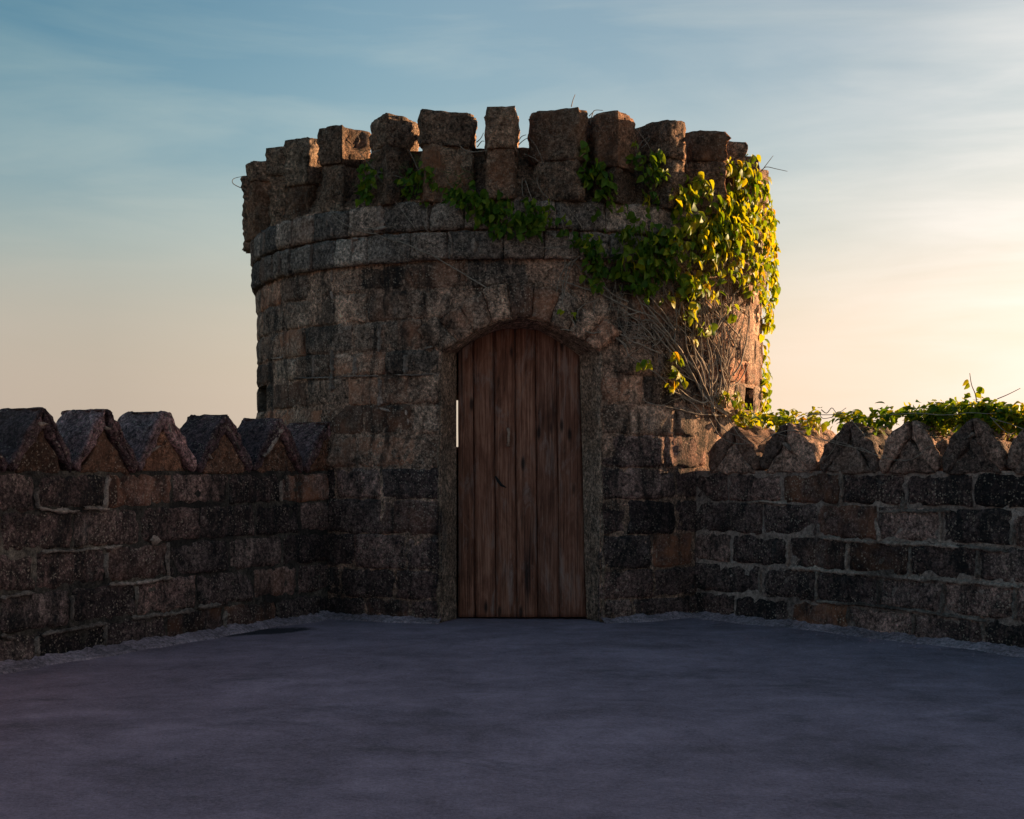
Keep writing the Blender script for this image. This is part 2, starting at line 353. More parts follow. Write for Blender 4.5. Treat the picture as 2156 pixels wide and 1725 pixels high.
def rough_prism(foot, z0, z1, seg=0.035, amp=0.02, seed=0.0, taper=0.0, top_round=0.018, under=0.0, freq=7):
    """upright block on a many-sided footprint (counter-clockwise seen from above), worn sides and top"""
    P = [Vector((p[0], p[1])) for p in foot]
    per = []
    n = len(P)
    for i in range(n):
        a, c = P[i], P[(i + 1) % n]
        k = max(2, int((c - a).length / seg))
        for t in range(k): per.append(a.lerp(c, t / k))
    cen = sum(per, Vector((0, 0))) / len(per)
    m = len(per); V = []; Fc = []
    nz_ = max(3, int((z1 - z0) / seg))
    for j in range(nz_ + 1):
        t = j / nz_; z = z0 + (z1 - z0) * t
        for p in per:
            d = (p - cen); L = d.length; d = d / max(L, 1e-4)
            q = (p.x * 1.0 + seed, p.y * 1.0, z)
            w = amp * 1.0 * fn(q, freq, 4) + amp * 0.9 * fn(q, freq * 3.2, 4)
            w -= taper * (1 - t) + amp * 0.25
            if under and t < 0.2: w -= under * (1 - t / 0.2)
            if j == nz_: w -= top_round
            V.append((p.x + d.x * w, p.y + d.y * w, z + (0.35 * amp * fn((q[0] + 3, q[1], 5), 6, 3) if j == nz_ else 0)))
    for j in range(nz_):
        for k in range(m):
            Fc.append((j * m + k, j * m + (k + 1) % m, (j + 1) * m + (k + 1) % m, (j + 1) * m + k))
    prev = nz_ * m
    for s in (0.72, 0.4):
        b0 = len(V)
        for k in range(m):
            x, y, z = V[nz_ * m + k]
            px, py = cen.x + (x - cen.x) * s, cen.y + (y - cen.y) * s
            V.append((px, py, z1 + top_round * 0.4 + 0.5 * amp * fn((px + seed, py, 2), 9, 3)))
        for k in range(m): Fc.append((prev + k, prev + (k + 1) % m, b0 + (k + 1) % m, b0 + k))
        prev = b0
    V.append((cen.x, cen.y, z1 + top_round * 0.4)); cI = len(V) - 1
    for k in range(m): Fc.append((prev + k, prev + (k + 1) % m, cI))
    Fc.append(tuple(range(m))[::-1])
    return V, Fc

# ------------------------------------------------------------------ the ground and the terrace
TX, TY, RT = -0.02, 11.44, 2.14                       # tower axis and radius
LA, LD = Vector((-1.37, 9.74)), Vector((-0.477, -0.879)).normalized()    # left wall: foot of inner face at the tower, direction
RA, RD = Vector((1.41, 9.74)), Vector((0.637, -0.771)).normalized()
LN, RN = Vector((0.879, -0.477)).normalized(), Vector((-0.771, -0.637)).normalized()   # inner normals
WT = 0.38
gd = mesh_obj('ground', [(-4000, -4000, -5), (4000, -4000, -5), (4000, 4000, -5), (-4000, 4000, -5)], [(0, 1, 2, 3)], M['ground'])
gd['kind'] = 'structure'
LE, RE = LA + LD * 13 - LN * (WT + 0.05), RA + RD * 15 - RN * (WT + 0.05)
fp = [(LE.x, LE.y), (RE.x, RE.y)] + [((RA - RN * 0.43 - RD * 0.7).x, (RA - RN * 0.43 - RD * 0.7).y), ((LA - LN * 0.43 - LD * 0.7).x, (LA - LN * 0.43 - LD * 0.7).y)]
# gently uneven cement sheet (fine grid over the part in view) on a solid masonry platform
nx_, ny_ = 90, 90
V = []; Fc = []
for j in range(ny_ + 1):
    for i in range(nx_ + 1):
        a, c = i / nx_, j / ny_
        lo = Vector(fp[0]).lerp(Vector(fp[1]), a); hi = Vector(fp[3]).lerp(Vector(fp[2]), a)
        p = lo.lerp(hi, c)
        V.append((p.x, p.y, 0.010 * fn((p.x, p.y, 0.3), 0.9, 3)))
for j in range(ny_):
    for i in range(nx_):
        k = j * (nx_ + 1) + i
        Fc.append((k, k + 1, k + nx_ + 2, k + nx_ + 1))
fl = mesh_obj('floor', V, Fc, M['floor']); fl['kind'] = 'structure'
V = [(p[0], p[1], -0.05) for p in fp] + [(p[0], p[1], -5.2) for p in fp]
pf = mesh_obj('terrace', V, [(0, 1, 5, 4), (1, 2, 6, 5), (2, 3, 7, 6), (3, 0, 4, 7)], M['wall'], smooth=False); pf['kind'] = 'structure'
V = [(TX + 2.5 * math.sin(R_(a)), TY - 2.5 * math.cos(R_(a)), z) for z in (-5.2, -0.06) for a in range(0, 360, 10)]
pf = mesh_obj('terrace', V, [(i, (i + 1) % 36, 36 + (i + 1) % 36, 36 + i) for i in range(36)] + [tuple(range(36, 72))], M['wall'], smooth=False); pf['kind'] = 'structure'

# ------------------------------------------------------------------ pixel -> place on a surface
def ray(x, y): return Vector(((x - PX) / F, 1.0, (PY - y) / F))
def on_tower(x, y, r):
    d = ray(x, y); ox, oy = -TX, -TY
    A = d.x ** 2 + d.y ** 2; B = 2 * (ox * d.x + oy * d.y); C = ox * ox + oy * oy - r * r
    disc = B * B - 4 * A * C
    t = (-B - math.sqrt(disc)) / (2 * A) if disc > 0 else -B / (2 * A)
    p = Vector((0, 0, EYE)) + d * t
    return math.atan2(p.x - TX, -(p.y - TY)), p.z       # angle from the camera side, height
def tw(phi, z, r): return Vector((TX + r * math.sin(phi), TY - r * math.cos(phi), z))
def on_wall(x, y, A2, D2):
    d = ray(x, y)                                        # A2 + s*D2 = t*(d.x, 1)
    q = d.x
    s = (q * A2.y - A2.x) / (D2.x - q * D2.y)
    t = A2.y + s * D2.y
    return s, EYE + d.z * t

# ------------------------------------------------------------------ the tower
tower = thing('stone_tower', (TX, TY, 0), 'round stone tower with battlements and an arched plank door', 'tower')
def tmap(R0): return lambda u, v, w: tuple(tw(u / R0, v, R0 + w))
DOOR_Y = 9.63
# outline of the doorway on the tower face, from the photograph
OUT = [(927, 1320), (927, 1180), (926, 1000), (930, 860), (930, 742), (965, 721), (1000, 699), (1040, 679), (1062, 672), (1095, 668), (1130, 672), (1165, 684), (1200, 701), (1232, 720), (1264, 740), (1262, 860), (1264, 1000), (1268, 1180), (1270, 1320)]
INN = [(961, 1320), (961, 1180), (961, 1000), (961, 860), (961, 744), (978, 731), (1004, 715), (1036, 700), (1058, 693), (1095, 692), (1132, 695), (1160, 710), (1190, 728), (1207, 739), (1220, 750), (1223, 860), (1227, 1000), (1231, 1180), (1236, 1320)]
op = [on_tower(x, y, RT + 0.005) for x, y in OUT]         # (phi, z)
op = [(p, max(0.0, z)) if 0 < i < len(op) - 1 else (p, 0.0) for i, (p, z) in enumerate(op)]
PHL, PHR = op[4][0], op[14][0]
arch = op[4:15]
def arch_z(phi):
    for (p0, z0), (p1, z1) in zip(arch, arch[1:]):
        if p0 <= phi <= p1: return z0 + (z1 - z0) * (phi - p0) / (p1 - p0)
    return None
WINS = [(R_(-79), R_(-65), 1.55, 1.76), (R_(59.5), R_(66), 1.55, 1.73), (R_(-172), R_(-160), 1.31, 1.79)]   # small openings through the wall
# mortar shell behind the blocks
RC = RT - 0.009
cuts = sorted([R_(a) for a in range(-180, 181, 5)] + [a[0] for a in arch] + [w for W in WINS for w in W[:2]])
cuts = [c for i, c in enumerate(cuts) if i == 0 or c - cuts[i - 1] > 1e-5]
mb = MB()
for p0, p1 in zip(cuts, cuts[1:]):
    pm = (p0 + p1) / 2
    if PHL < pm < PHR: rng = [(-0.6, -0.6, -0.03, -0.03), ((arch_z(p0 + 1e-7) or arch_z(p0 - 1e-7)) , (arch_z(p1 - 1e-7) or arch_z(p1 + 1e-7)), 3.0, 3.0)]
    else:
        rng = [(-0.6, -0.6, 3.0, 3.0)]
        for a, c, z0, z1 in WINS:
            if a < pm < c: rng = [(-0.6, -0.6, z0, z0), (z1, z1, 3.0, 3.0)]
    for a0, a1, b0, b1 in rng:
        n = 8
        for k in range(n):
            mb.add([tw(p0, a0 + (b0 - a0) * k / n, RC), tw(p1, a1 + (b1 - a1) * k / n, RC), tw(p1, a1 + (b1 - a1) * (k + 1) / n, RC), tw(p0, a0 + (b0 - a0) * (k + 1) / n, RC)], [(0, 1, 2, 3)])
mb.build('mortar_bed', M['tower'], tower, smooth=False)
# reveals of the small openings, inner lining, unseen roof deck inside the battlements, keeping the sun out
for a, c, z0, z1 in WINS:
    mb = MB(); ri = RT - 0.36
    for q in ([tw(a, z0, RC), tw(a, z1, RC), tw(a, z1, ri), tw(a, z0, ri)], [tw(c, z1, RC), tw(c, z0, RC), tw(c, z0, ri), tw(c, z1, ri)],
              [tw(a, z0, RC), tw(c, z0, RC), tw(c, z0, ri), tw(a, z0, ri)], [tw(c, z1, RC), tw(a, z1, RC), tw(a, z1, ri), tw(c, z1, ri)]):
        mb.add(q, [(0, 1, 2, 3)])
    mb.build('opening_reveal', M['core'], tower, smooth=False)
mb = MB()
ring = [tw(R_(a), 2.99, 2.06) for a in range(0, 360, 10)]
mb.add(ring, [tuple(range(36))])
mb.build('roof_deck', M['void'], tower, smooth=False)
mesh_obj('inner_floor', [tw(R_(a), -0.03, RC + 0.0) for a in range(0, 360, 5)], [tuple(range(72))], M['void'], tower, smooth=False)

# courses of dressed blocks
ZL = [0.0, 0.155, 0.37, 0.62, 0.87, 1.10, 1.33, 1.55, 1.76, 1.935, 2.15, 2.36, 2.555]
EXT = 0.235
def ext_x(z, side):                                       # half-way extent of the arch stones at height z
    zs = arch[0][1]
    if z < zs - 0.02: return None
    t = (z - zs + 0.02) / (2.155 + EXT - zs + 0.02)
    if t >= 1: return 'none'
    return math.sqrt(max(0, 1 - t * t))
seed = 0
for ci, (z0, z1) in enumerate(zip(ZL, ZL[1:])):
    u = -R_(112) * RT + random.uniform(0, 0.3); end = R_(112) * RT
    zm = (z0 + z1) / 2
    blocks_ = []
    while u < end:
        w = random.uniform(0.36, 0.56); blocks_.append((u, min(u + w, end))); u += w
    holes = []
    if zm < 1.93:
        holes.append((PHL * RT - 0.005, PHR * RT + 0.005))
    else:
        k = ext_x(zm, 0)
        if k != 'none' and k is not None:
            c = 0.5 * (PHL + PHR) * RT; hw = 0.5 * (PHR - PHL) * RT + EXT * 0.75
            holes.append((c - hw * k, c + hw * k))
    for a, c, w0, w1 in WINS[:2]:
        if w0 - 0.01 < zm < w1: holes.append((a * RT, c * RT))
    out = []
    for a, c in blocks_:
        segs = [(a, c)]
        for h0, h1 in holes:
            ns = []
            for s0, s1 in segs:
                if s1 <= h0 or s0 >= h1: ns.append((s0, s1)); continue
                if s0 < h0: ns.append((s0, h0))
                if s1 > h1: ns.append((h1, s1))
            segs = ns
        out += segs
    # merge slivers into neighbours
    mer = []
    for s in out:
        if mer and abs(mer[-1][1] - s[0]) < 1e-6 and (s[1] - s[0] < 0.14 or mer[-1][1] - mer[-1][0] < 0.14): mer[-1] = (mer[-1][0], s[1])
        else: mer.append(s)
    for a, c in mer:
        if c - a < 0.05: continue
        seed += 1.37
        g = random.uniform(0.002, 0.006)
        mk = M['wall'] if random.random() < (1.0, 1.0, 0.92, 1.0, 0.9, 0.5, 0.0, 0.0)[min(ci, 7)] else M['tower']  # blackened stone for lower courses; part of the darkness is painted-in shade
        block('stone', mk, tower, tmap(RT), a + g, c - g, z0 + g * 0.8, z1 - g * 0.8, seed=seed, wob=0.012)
# arch stones
pa = [Vector((p * RT, z)) for p, z in arch]
tot = [0]
for a, c in zip(pa, pa[1:]): tot.append(tot[-1] + (c - a).length)
def along(s):
    s = min(max(s, 0), tot[-1] - 1e-6)
    for i in range(len(pa) - 1):
        if tot[i] <= s <= tot[i + 1]:
            t = (s - tot[i]) / (tot[i + 1] - tot[i]); return pa[i].lerp(pa[i + 1], t)
cA = Vector((0.5 * (PHL + PHR) * RT, 1.45))
def vmap(s, v, w):
    p = along(s); n = (p - cA).normalized(); q = p + n * v
    return tuple(tw(q.x / RT, q.y, RT + 0.030 + w))
n = 9
for k in range(n):
    seed += 1.7
    block('arch_stone', M['tower'], tower, vmap, tot[-1] * k / n + 0.004, tot[-1] * (k + 1) / n - 0.004, 0.0, EXT + random.uniform(-0.03, 0.03), seed=seed, depth=0.05)
# rendered reveal from the tower face back to the door
mb = MB()
def densify(L, m):
    o = []
    for a, c in zip(L, L[1:]):
        for k in range(m): o.append((a[0] + (c[0] - a[0]) * k / m, a[1] + (c[1] - a[1]) * k / m))
    return o + [L[-1]]
oo = densify([(p, z) for p, z in op], 8); ii = densify(INN, 8); m = len(oo); nw = 8
V = []; Fc = []
for k in range(m):
    a = tw(oo[k][0], oo[k][1], RT - 0.012)
    d = ray(*ii[k]); c = Vector((0, 0, EYE)) + d * (DOOR_Y - 0.012)
    c.z = max(c.z, 0.0)
    mar = (0.012 if oo[k][1] < arch[0][1] - 0.01 else -0.004) + (0.04 if oo[k][1] < arch[0][1] - 0.01 else 0.0) * abs(fn((oo[k][0] * 2, oo[k][1], 4.4), 3, 3)) + 0.012 * fn((oo[k][0], oo[k][1], 1.4), 18, 2)
    q = Vector((oo[k][0] * RT, oo[k][1])); dq = q - Vector((cA.x, max(0.0, min(q.y, 1.6)) if q.y < 1.9 else 1.3)); dq.normalize(); q = q + dq * mar
    V.append(tw(q.x / RT, max(q.y, -0.02), RT - 0.012)); V.append(tw((oo[k][0] * RT * 0.6 + q.x * 0.4) / RT, oo[k][1] * 0.6 + max(q.y, -0.02) * 0.4, RT + 0.012 + 0.006 * fn((q.x, q.y, 0), 20, 3)))
    for j in range(nw + 1):
        t = j / nw
        p = a.lerp(c, t)
        bulge = 0.004 * math.sin(math.pi * t) + 0.012 * fn(p, 6, 4) * math.sin(math.pi * min(1, t * 1.1 + 0.15))
        dirc = Vector((0.08 - p.x, 0, 1.2 - p.z)).normalized()
        V.append(p + dirc * (bulge + 0.007 * fn(p, 16, 3) * (1 - t)))
for k in range(m - 1):
    for j in range(nw + 2):
        Fc.append((k * (nw + 3) + j, k * (nw + 3) + j + 1, (k + 1) * (nw + 3) + j + 1, (k + 1) * (nw + 3) + j))
mesh_obj('door_reveal', V, Fc, M['render'], tower)

# projecting bands under the battlements
RB = 2.184
for bi, (z0, z1, rb) in enumerate(((2.562, 2.762, RB), (2.772, 2.975, RB + 0.006))):
    u = -R_(112) * rb + 0.1 * bi
    while u < R_(112) * rb:
        w = random.uniform(0.22, 0.40); seed += 1.3
        g = random.uniform(0.002, 0.005)
        block('band_stone', M['band'], tower, tmap(rb), u + g, u + w - g, z0, z1 - 0.004, seed=seed, depth=0.12, rough=0.010, rnd=0.018)
        u += w
# weathered parapet ring between the merlons
def pring(r_out, z0, z1, r_in):
    V = []; Fc = []; na = 240; prof = []
    nzz = 14
    for k in range(nzz + 1): prof.append((r_out, z0 + (z1 - z0) * k / nzz, 1.0))
    for t in (0.25, 0.6, 1.0): prof.append((r_out + (r_in - r_out) * t, z1 + 0.01, 0.4))
    prof.append((r_in, 2.95, 0.3))
    for i in range(na):
        ph = 2 * math.pi * i / na
        for (r, z, k) in prof:
            q = tw(ph, z, 2.1)
            w = k * (0.045 * fn(q, 4.5, 4) + 0.016 * fn(q, 17, 3))
            slope = 0.0
            if k == 1.0: slope = 0.18 * (1 - (z - z0) / (z1 - z0)) ** 2
            V.append(tw(ph, z + (0.02 * fn(q, 7, 3) if k < 1 else 0), r + w + slope))
    mpf = len(prof)
    for i in range(na):
        for j in range(mpf - 1):
            a, c = i * mpf + j, ((i + 1) % na) * mpf + j
            Fc.append((a, c, c + 1, a + 1))
    return V, Fc
V, Fc = pring(1.96, 2.96, 3.385, 1.80)
mesh_obj('parapet', V, Fc, M['merlon'], tower)

# merlons: the points of each top edge as they stand in the photograph
HM = 3.60
def top_pt(x, y):
    dep = F * (HM - EYE) / (PY - y); return Vector((dep * (x - PX) / F, dep))
ML = [
    [(495, 381), (498, 371), (521, 370)], [(516, 349), (528, 337), (562, 338)], [(560, 313), (598, 309)], [(597, 297), (640, 289), (672, 291)],
    [(668, 271), (720, 262), (750, 273)], [(773, 259), (812, 238), (865, 247)], [(876, 242), (889, 230), (990, 239), (1003, 246)],
    [(1020, 225), (1030, 223), (1088, 223)], [(1112, 241), (1135, 233), (1220, 222), (1240, 235)], [(1250, 238), (1301, 232), (1343, 254)],
    [(1370, 257), (1408, 250), (1450, 258)], [(1446, 277), (1460, 275), (1537, 277)], [(1536, 297), (1577, 299)], [(1575, 329), (1599, 331)], [(1598, 352), (1619, 362)]]
feet = []
for L in ML:
    feet.append([top_pt(*p) for p in L])
for a in (-118, -103, 101, 116):                          # the ring goes on past the limb of the tower
    feet.append([Vector(tw(R_(a - 5.5), 0, 2.25)[:2]), Vector(tw(R_(a + 5.5), 0, 2.25)[:2])])
for mi, fr in enumerate(feet):
    def pol(p): d = p - Vector((TX, TY)); return math.atan2(d.x, -d.y), d.length
    p0, r0 = pol(fr[0]); p1, r1 = pol(fr[-1])
    if p1 - p0 < R_(6): p0 -= R_(1.5); p1 += R_(1.5)
    ring = []
    for p in fr:
        a, r = pol(p); r = min(max(r, 2.10), 2.30); a += (0.006 if p is fr[0] else (-0.006 if p is fr[-1] else 0.0)); ring.append(tw(a, 0, r).xy)
    ra = 1.86
    back = [tw(p1 - R_(0.5), 0, ra).xy, tw(p0 + R_(0.5), 0, ra).xy]
    foot = ring + back
    low = [(Vector((TX, TY)) + (Vector(p) - Vector((TX, TY))) * 0.994) for p in ring] + back
    seed += 2.1
    hz = random.uniform(-0.012, 0.012) if mi < 15 else 0
    zc = random.uniform(3.16, 3.44)
    V, Fc = rough_prism(low, 2.965, zc + 0.01, amp=0.030, seed=seed, taper=-0.004, freq=6, seg=0.028)
    mo = mesh_obj('merlon', V, Fc, M['merlon'], tower)
    V, Fc = rough_prism(foot, zc, HM + 0.0, amp=0.024, seed=seed + 0.3, under=0.003, freq=6, top_round=0.007, seg=0.026)
    mesh_obj('cap_stone', V, Fc, M['merlon'], mo)

# plank door
door = None
PT = [963.4, 996, 1040, 1084, 1127, 1171.5, 1221]; PB = [963.4, 1000.5, 1044.5, 1088, 1132.5, 1178, 1237]
def dx(x): return (x - PX) / F * DOOR_Y
ztop, zbot = 2.16, 0.012
mb = MB()
door_o = None
for k in range(6):
    seed += 1.9
    g = 0.0038; yo = random.uniform(-0.005, 0.005)
    V = []; Fc = []
    nu, nv = 8, 60
    for j in range(nv + 1):
        t = j / nv; z = zbot + (ztop - zbot) * t
        tt = min(1, max(0, (z - 0.0) / 1.93))
        xa = dx(PB[k] + (PT[k] - PB[k]) * tt) + g; xb = dx(PB[k + 1] + (PT[k + 1] - PB[k + 1]) * tt) - g
        for i in range(nu + 1):
            a = i / nu; e = min(a, 1 - a) * (xb - xa)
            x = xa + (xb - xa) * a + (0.0015 * fn((k * 3.3, z, i * 0.0 + (0 if a < .5 else 4)), 3, 3) if i in (0, nu) else 0)
            w = 0.0012 * fn((x * 8, z, k), 5, 3) + 0.005 * math.sin(math.pi * a) * 0.4 - (0.006 if e < 0.001 else 0)
            V.append((x, DOOR_Y + yo - w, z))
    n1 = nu + 1
    for j in range(nv):
        for i in range(nu): Fc.append((j * n1 + i, j * n1 + i + 1, (j + 1) * n1 + i + 1, (j + 1) * n1 + i))
    ring = [i for i in range(n1)] + [j * n1 + nu for j in range(1, nv + 1)] + [nv * n1 + i for i in range(nu - 1, -1, -1)] + [j * n1 for j in range(nv - 1, 0, -1)]
    base = len(V)
    for r in ring: V.append((V[r][0], DOOR_Y + 0.03, V[r][2]))
    for q in range(len(ring)): Fc.append((ring[(q + 1) % len(ring)], ring[q], base + q, base + (q + 1) % len(ring)))
    Fc.append(tuple(range(base, base + len(ring))))
    if door_o is None:
        # ledges on the back of the door carry the planks
        lb = MB()
        for zz in (0.35, 1.05, 1.75):
            x0, x1, y0, y1 = dx(975), dx(1212), DOOR_Y + 0.031, DOOR_Y + 0.06
            lb.add([(x0, y0, zz), (x1, y0, zz), (x1, y1, zz), (x0, y1, zz), (x0, y0, zz + .12), (x1, y0, zz + .12), (x1, y1, zz + .12), (x0, y1, zz + .12)],
                   [(0, 1, 5, 4), (1, 2, 6, 5), (2, 3, 7, 6), (3, 0, 4, 7), (4, 5, 6, 7), (3, 2, 1, 0)])
        # dark backing batten strips close the gaps between the planks
        for kk in range(1, 6):
            xm = dx((PT[kk] + PB[kk]) / 2); y0, y1 = DOOR_Y + 0.0305, DOOR_Y + 0.040
            lb.add([(xm - .02, y0, zbot), (xm + .02, y0, zbot), (xm + .02, y1, zbot), (xm - .02, y1, zbot), (xm - .02, y0, ztop), (xm + .02, y0, ztop), (xm + .02, y1, ztop), (xm - .02, y1, ztop)],
                   [(0, 1, 5, 4), (1, 2, 6, 5), (2, 3, 7, 6), (3, 0, 4, 7), (4, 5, 6, 7), (3, 2, 1, 0)])
        door_o = lb.build('door', M['wood'], tower, smooth=False)
    mesh_obj('plank', V, Fc, M['wood'], door_o)
mb = MB()
hx = dx(1070)
pts = [(hx, DOOR_Y - 0.006, 1.255), (hx - 0.002, DOOR_Y - 0.030, 1.262), (hx + 0.004, DOOR_Y - 0.036, 1.29), (hx + 0.002, DOOR_Y - 0.037, 1.32), (hx + 0.005, DOOR_Y - 0.034, 1.35), (hx, DOOR_Y - 0.028, 1.372), (hx, DOOR_Y - 0.006, 1.378)]
mb.tube(pts, [0.013, 0.013, 0.011, 0.010, 0.011, 0.012, 0.013], 8)
mb.build('handle', M['handle'], door_o)
# dark scar across the third plank
mb = MB(); L = [(1043, 1003), (1049, 1013), (1056, 1022), (1066, 1027)]
pts = [Vector((0, 0, EYE)) + ray(*p) * (DOOR_Y - 0.0045) for p in L]
mb.tube(pts, [0.005, 0.011, 0.010, 0.003], 6)
mb.build('split', M['void'], door_o)

# ------------------------------------------------------------------ mortar patches: polylines in photograph pixels laid on the surface they smear
def ribbon(pts, width, lift, mapf, seg=0.008):
    """pts (u, v) in metres on the surface, mapf(u, v, w)"""
    P = [Vector(p) for p in pts]; L = []
    for a, c in zip(P, P[1:]):
        k = max(2, int((c - a).length / seg))
        L += [a.lerp(c, t / k) for t in range(k)]
    L.append(P[-1]); V = []; Fc = []; n = len(L); nw = 4
    sd = random.uniform(0, 50)
    for i, p in enumerate(L):
        t = (L[min(i + 1, n - 1)] - L[max(i - 1, 0)]).normalized(); s = Vector((-t.y, t.x))
        en = min(1.0, 0.35 + min(i, n - 1 - i) / 3.5)
        hw0 = width * 0.48 * en * (1 + 1.2 * fn((i * seg + sd, 0, 0), 11, 2) + 0.9 * fn((i * seg + sd, 2, 0), 45, 2)); hw1 = width * 0.48 * en * (1 + 1.2 * fn((i * seg + sd, 7, 0), 11, 2) + 0.9 * fn((i * seg + sd, 9, 0), 45, 2))
        off = 0.006 * fn((i * seg + sd, 3, 3), 8, 2)
        for j in range(nw + 1):
            q = j / nw * 2 - 1
            hw = hw0 if q < 0 else hw1
            pp = p + s * (q * max(0.002, hw) + off)
            w = lift * 0.75 + 0.007 * fn((pp.x + sd, pp.y, 1), 30, 3) - (0.016 if abs(q) == 1 else 0)
            V.append(mapf(pp.x, pp.y, w))
    for i in range(n - 1):
        for j in range(nw): 
            k = i * (nw + 1) + j
            Fc.append((k, k + 1, k + nw + 2, k + nw + 1))
    return V, Fc
def c5(x, y): return 505.3 + .2604 * x, 561.5 + .2604 * y
def c1(x, y): return 449.2 + .2930 * x, 196.5 + .2930 * y
def c3(x, y): return .3743 * x, 786.0 + .3743 * y
def c4(x, y): return 1403.6 + .3743 * x, 757.9 + .3743 * y
def c7(x, y): return 1179 + .2441 * x, 533.4 + .2441 * y
def c2(x, y): return 1038.7 + .2931 * x, 196.5 + .2931 * y
TP = [(c5, 45, [(1126, 905), (1128, 1010), (1120, 1125)], 1), (c5, 26, [(1130, 1145), (1215, 1172)], 1), (c5, 34, [(918, 712), (925, 880)], 1), (c5, 22, [(597, 718), (590, 900)], 1),
      (c5, 18, [(742, 30), (740, 125)], 1), (c5, 14, [(735, 200), (744, 262)], 1), (c5, 16, [(430, 905), (600, 900), (760, 902)], 0), (c5, 14, [(780, 890), (1110, 886)], 1), (c5, 50, [(1325, 715), (1332, 870)], 0),
      (c5, 14, [(1250, 880), (1560, 872)], 0), (c5, 26, [(1125, 470), (1120, 690)], 0), (c5, 16, [(260, 745), (340, 740)], 1), (c5, 20, [(1490, 665), (1560, 650)], 0), (c5, 22, [(1340, 1160), (1345, 1200)], 1), (c5, 14, [(1355, 1230), (1360, 1270)], 1), (c5, 12, [(1297, 1320), (1298, 1345)], 1),
      (c5, 40, [(740, 680), (735, 1010)], 0)]
BP = [(c1, 20, [(366, 1000), (364, 1140)], 1), (c1, 24, [(572, 920), (556, 990), (552, 1080)], 1), (c1, 26, [(850, 970), (850, 1030)], 1), (c1, 60, [(1195, 810), (1190, 900), (1215, 980)], 1), (c1, 26, [(1150, 985), (1240, 965)], 1),
      (c1, 22, [(470, 1150), (466, 1290)], 1), (c1, 34, [(705, 1090), (690, 1265)], 1), (c1, 26, [(990, 1045), (992, 1135)], 1), (c1, 22, [(990, 1050), (1040, 1052)], 1), (c1, 16, [(1690, 1000), (1710, 1080), (1708, 1180)], 1), (c1, 36, [(1872, 1040), (1870, 1145)], 0), (c1, 30, [(1360, 1100), (1375, 1180)], 0), (c1, 20, [(815, 870), (812, 960)], 0)]
for (cf, wd, L, br) in TP:
    sc_ = .2604 if cf is c5 else .293
    pts = []
    for p in L:
        a, z = on_tower(*cf(*p), RT + 0.004); pts.append((a * RT, z))
    V, Fc = ribbon(pts, wd * sc_ / 290, 0.010, tmap(RT + 0.012))
    mesh_obj('mortar_patch', V, Fc, M['lime' if br else 'lime_dim'], tower)
for (cf, wd, L, br) in BP:
    pts = []
    for p in L:
        a, z = on_tower(*cf(*p), RB + 0.004); pts.append((a * RB, z))
    V, Fc = ribbon(pts, wd * .293 / 290, 0.009, tmap(RB + 0.012))
    mesh_obj('mortar_patch', V, Fc, M['lime' if br else 'lime_dim'], tower)

# ------------------------------------------------------------------ the two gabled parapet walls
def wmap(A2, D2, N2):
    def f(u, v, w):
        p = A2 + D2 * u + N2 * w; return (p.x, p.y, v)
    return f
def box_mesh(name, mat, parent, A2, D2, N2, s0, s1, t0, t1, z0, z1):
    V = []
    for z in (z0, z1):
        for s, t in ((s0, t0), (s1, t0), (s1, t1), (s0, t1)):
            p = A2 + D2 * s + N2 * t; V.append((p.x, p.y, z))
    fs = [(0, 1, 5, 4), (1, 2, 6, 5), (2, 3, 7, 6), (3, 0, 4, 7), (4, 5, 6, 7), (3, 2, 1, 0)]
    return mesh_obj(name, V, fs, mat, parent, smooth=False)
def noisy_hull(poly, A2, D2, N2, t0, t1, amp, seed, seg=0.045, rnd=0.016):
    """prism whose section poly lies in (along, up), running through the wall from t0 to t1 (outside to inside), worn all over"""
    bm = bmesh.new()
    a = [bm.verts.new((p[0], t0, p[1])) for p in poly]; b = [bm.verts.new((p[0], t1, p[1])) for p in poly]
    n = len(poly)
    bm.faces.new(a); bm.faces.new(b[::-1])
    for i in range(n): bm.faces.new((a[i], b[i], b[(i + 1) % n], a[(i + 1) % n])[::-1])
    bmesh.ops.recalc_face_normals(bm, faces=bm.faces)
    bmesh.ops.bevel(bm, geom=list(bm.edges), offset=rnd, segments=2, profile=0.6, affect='EDGES')
    bmesh.ops.triangulate(bm, faces=[f for f in bm.faces if len(f.verts) > 4])
    for _ in range(4):
        le = [e for e in bm.edges if e.calc_length() > seg]
        if not le: break
        bmesh.ops.subdivide_edges(bm, edges=le, cuts=1, use_grid_fill=True)
    bmesh.ops.triangulate(bm, faces=[f for f in bm.faces if len(f.verts) > 4])
    bm.normal_update()
    for v in bm.verts:
        q = (v.co.x + seed, v.co.y, v.co.z)
        v.co += v.normal * (amp * 1.4 * fn(q, 9, 4) + amp * 0.6 * fn(q, 30, 3))
    bm.verts.index_update()
    V = []
    for v in bm.verts:
        p = A2 + D2 * v.co.x + N2 * v.co.y; V.append((p.x, p.y, v.co.z))
    Fc = [tuple(x.index for x in f.verts) for f in bm.faces]
    # keep outward normals when D2, N2, Z is left-handed
    if (D2.x * N2.y - D2.y * N2.x) < 0: Fc = [f[::-1] for f in Fc]
    bm.free()
    return V, Fc

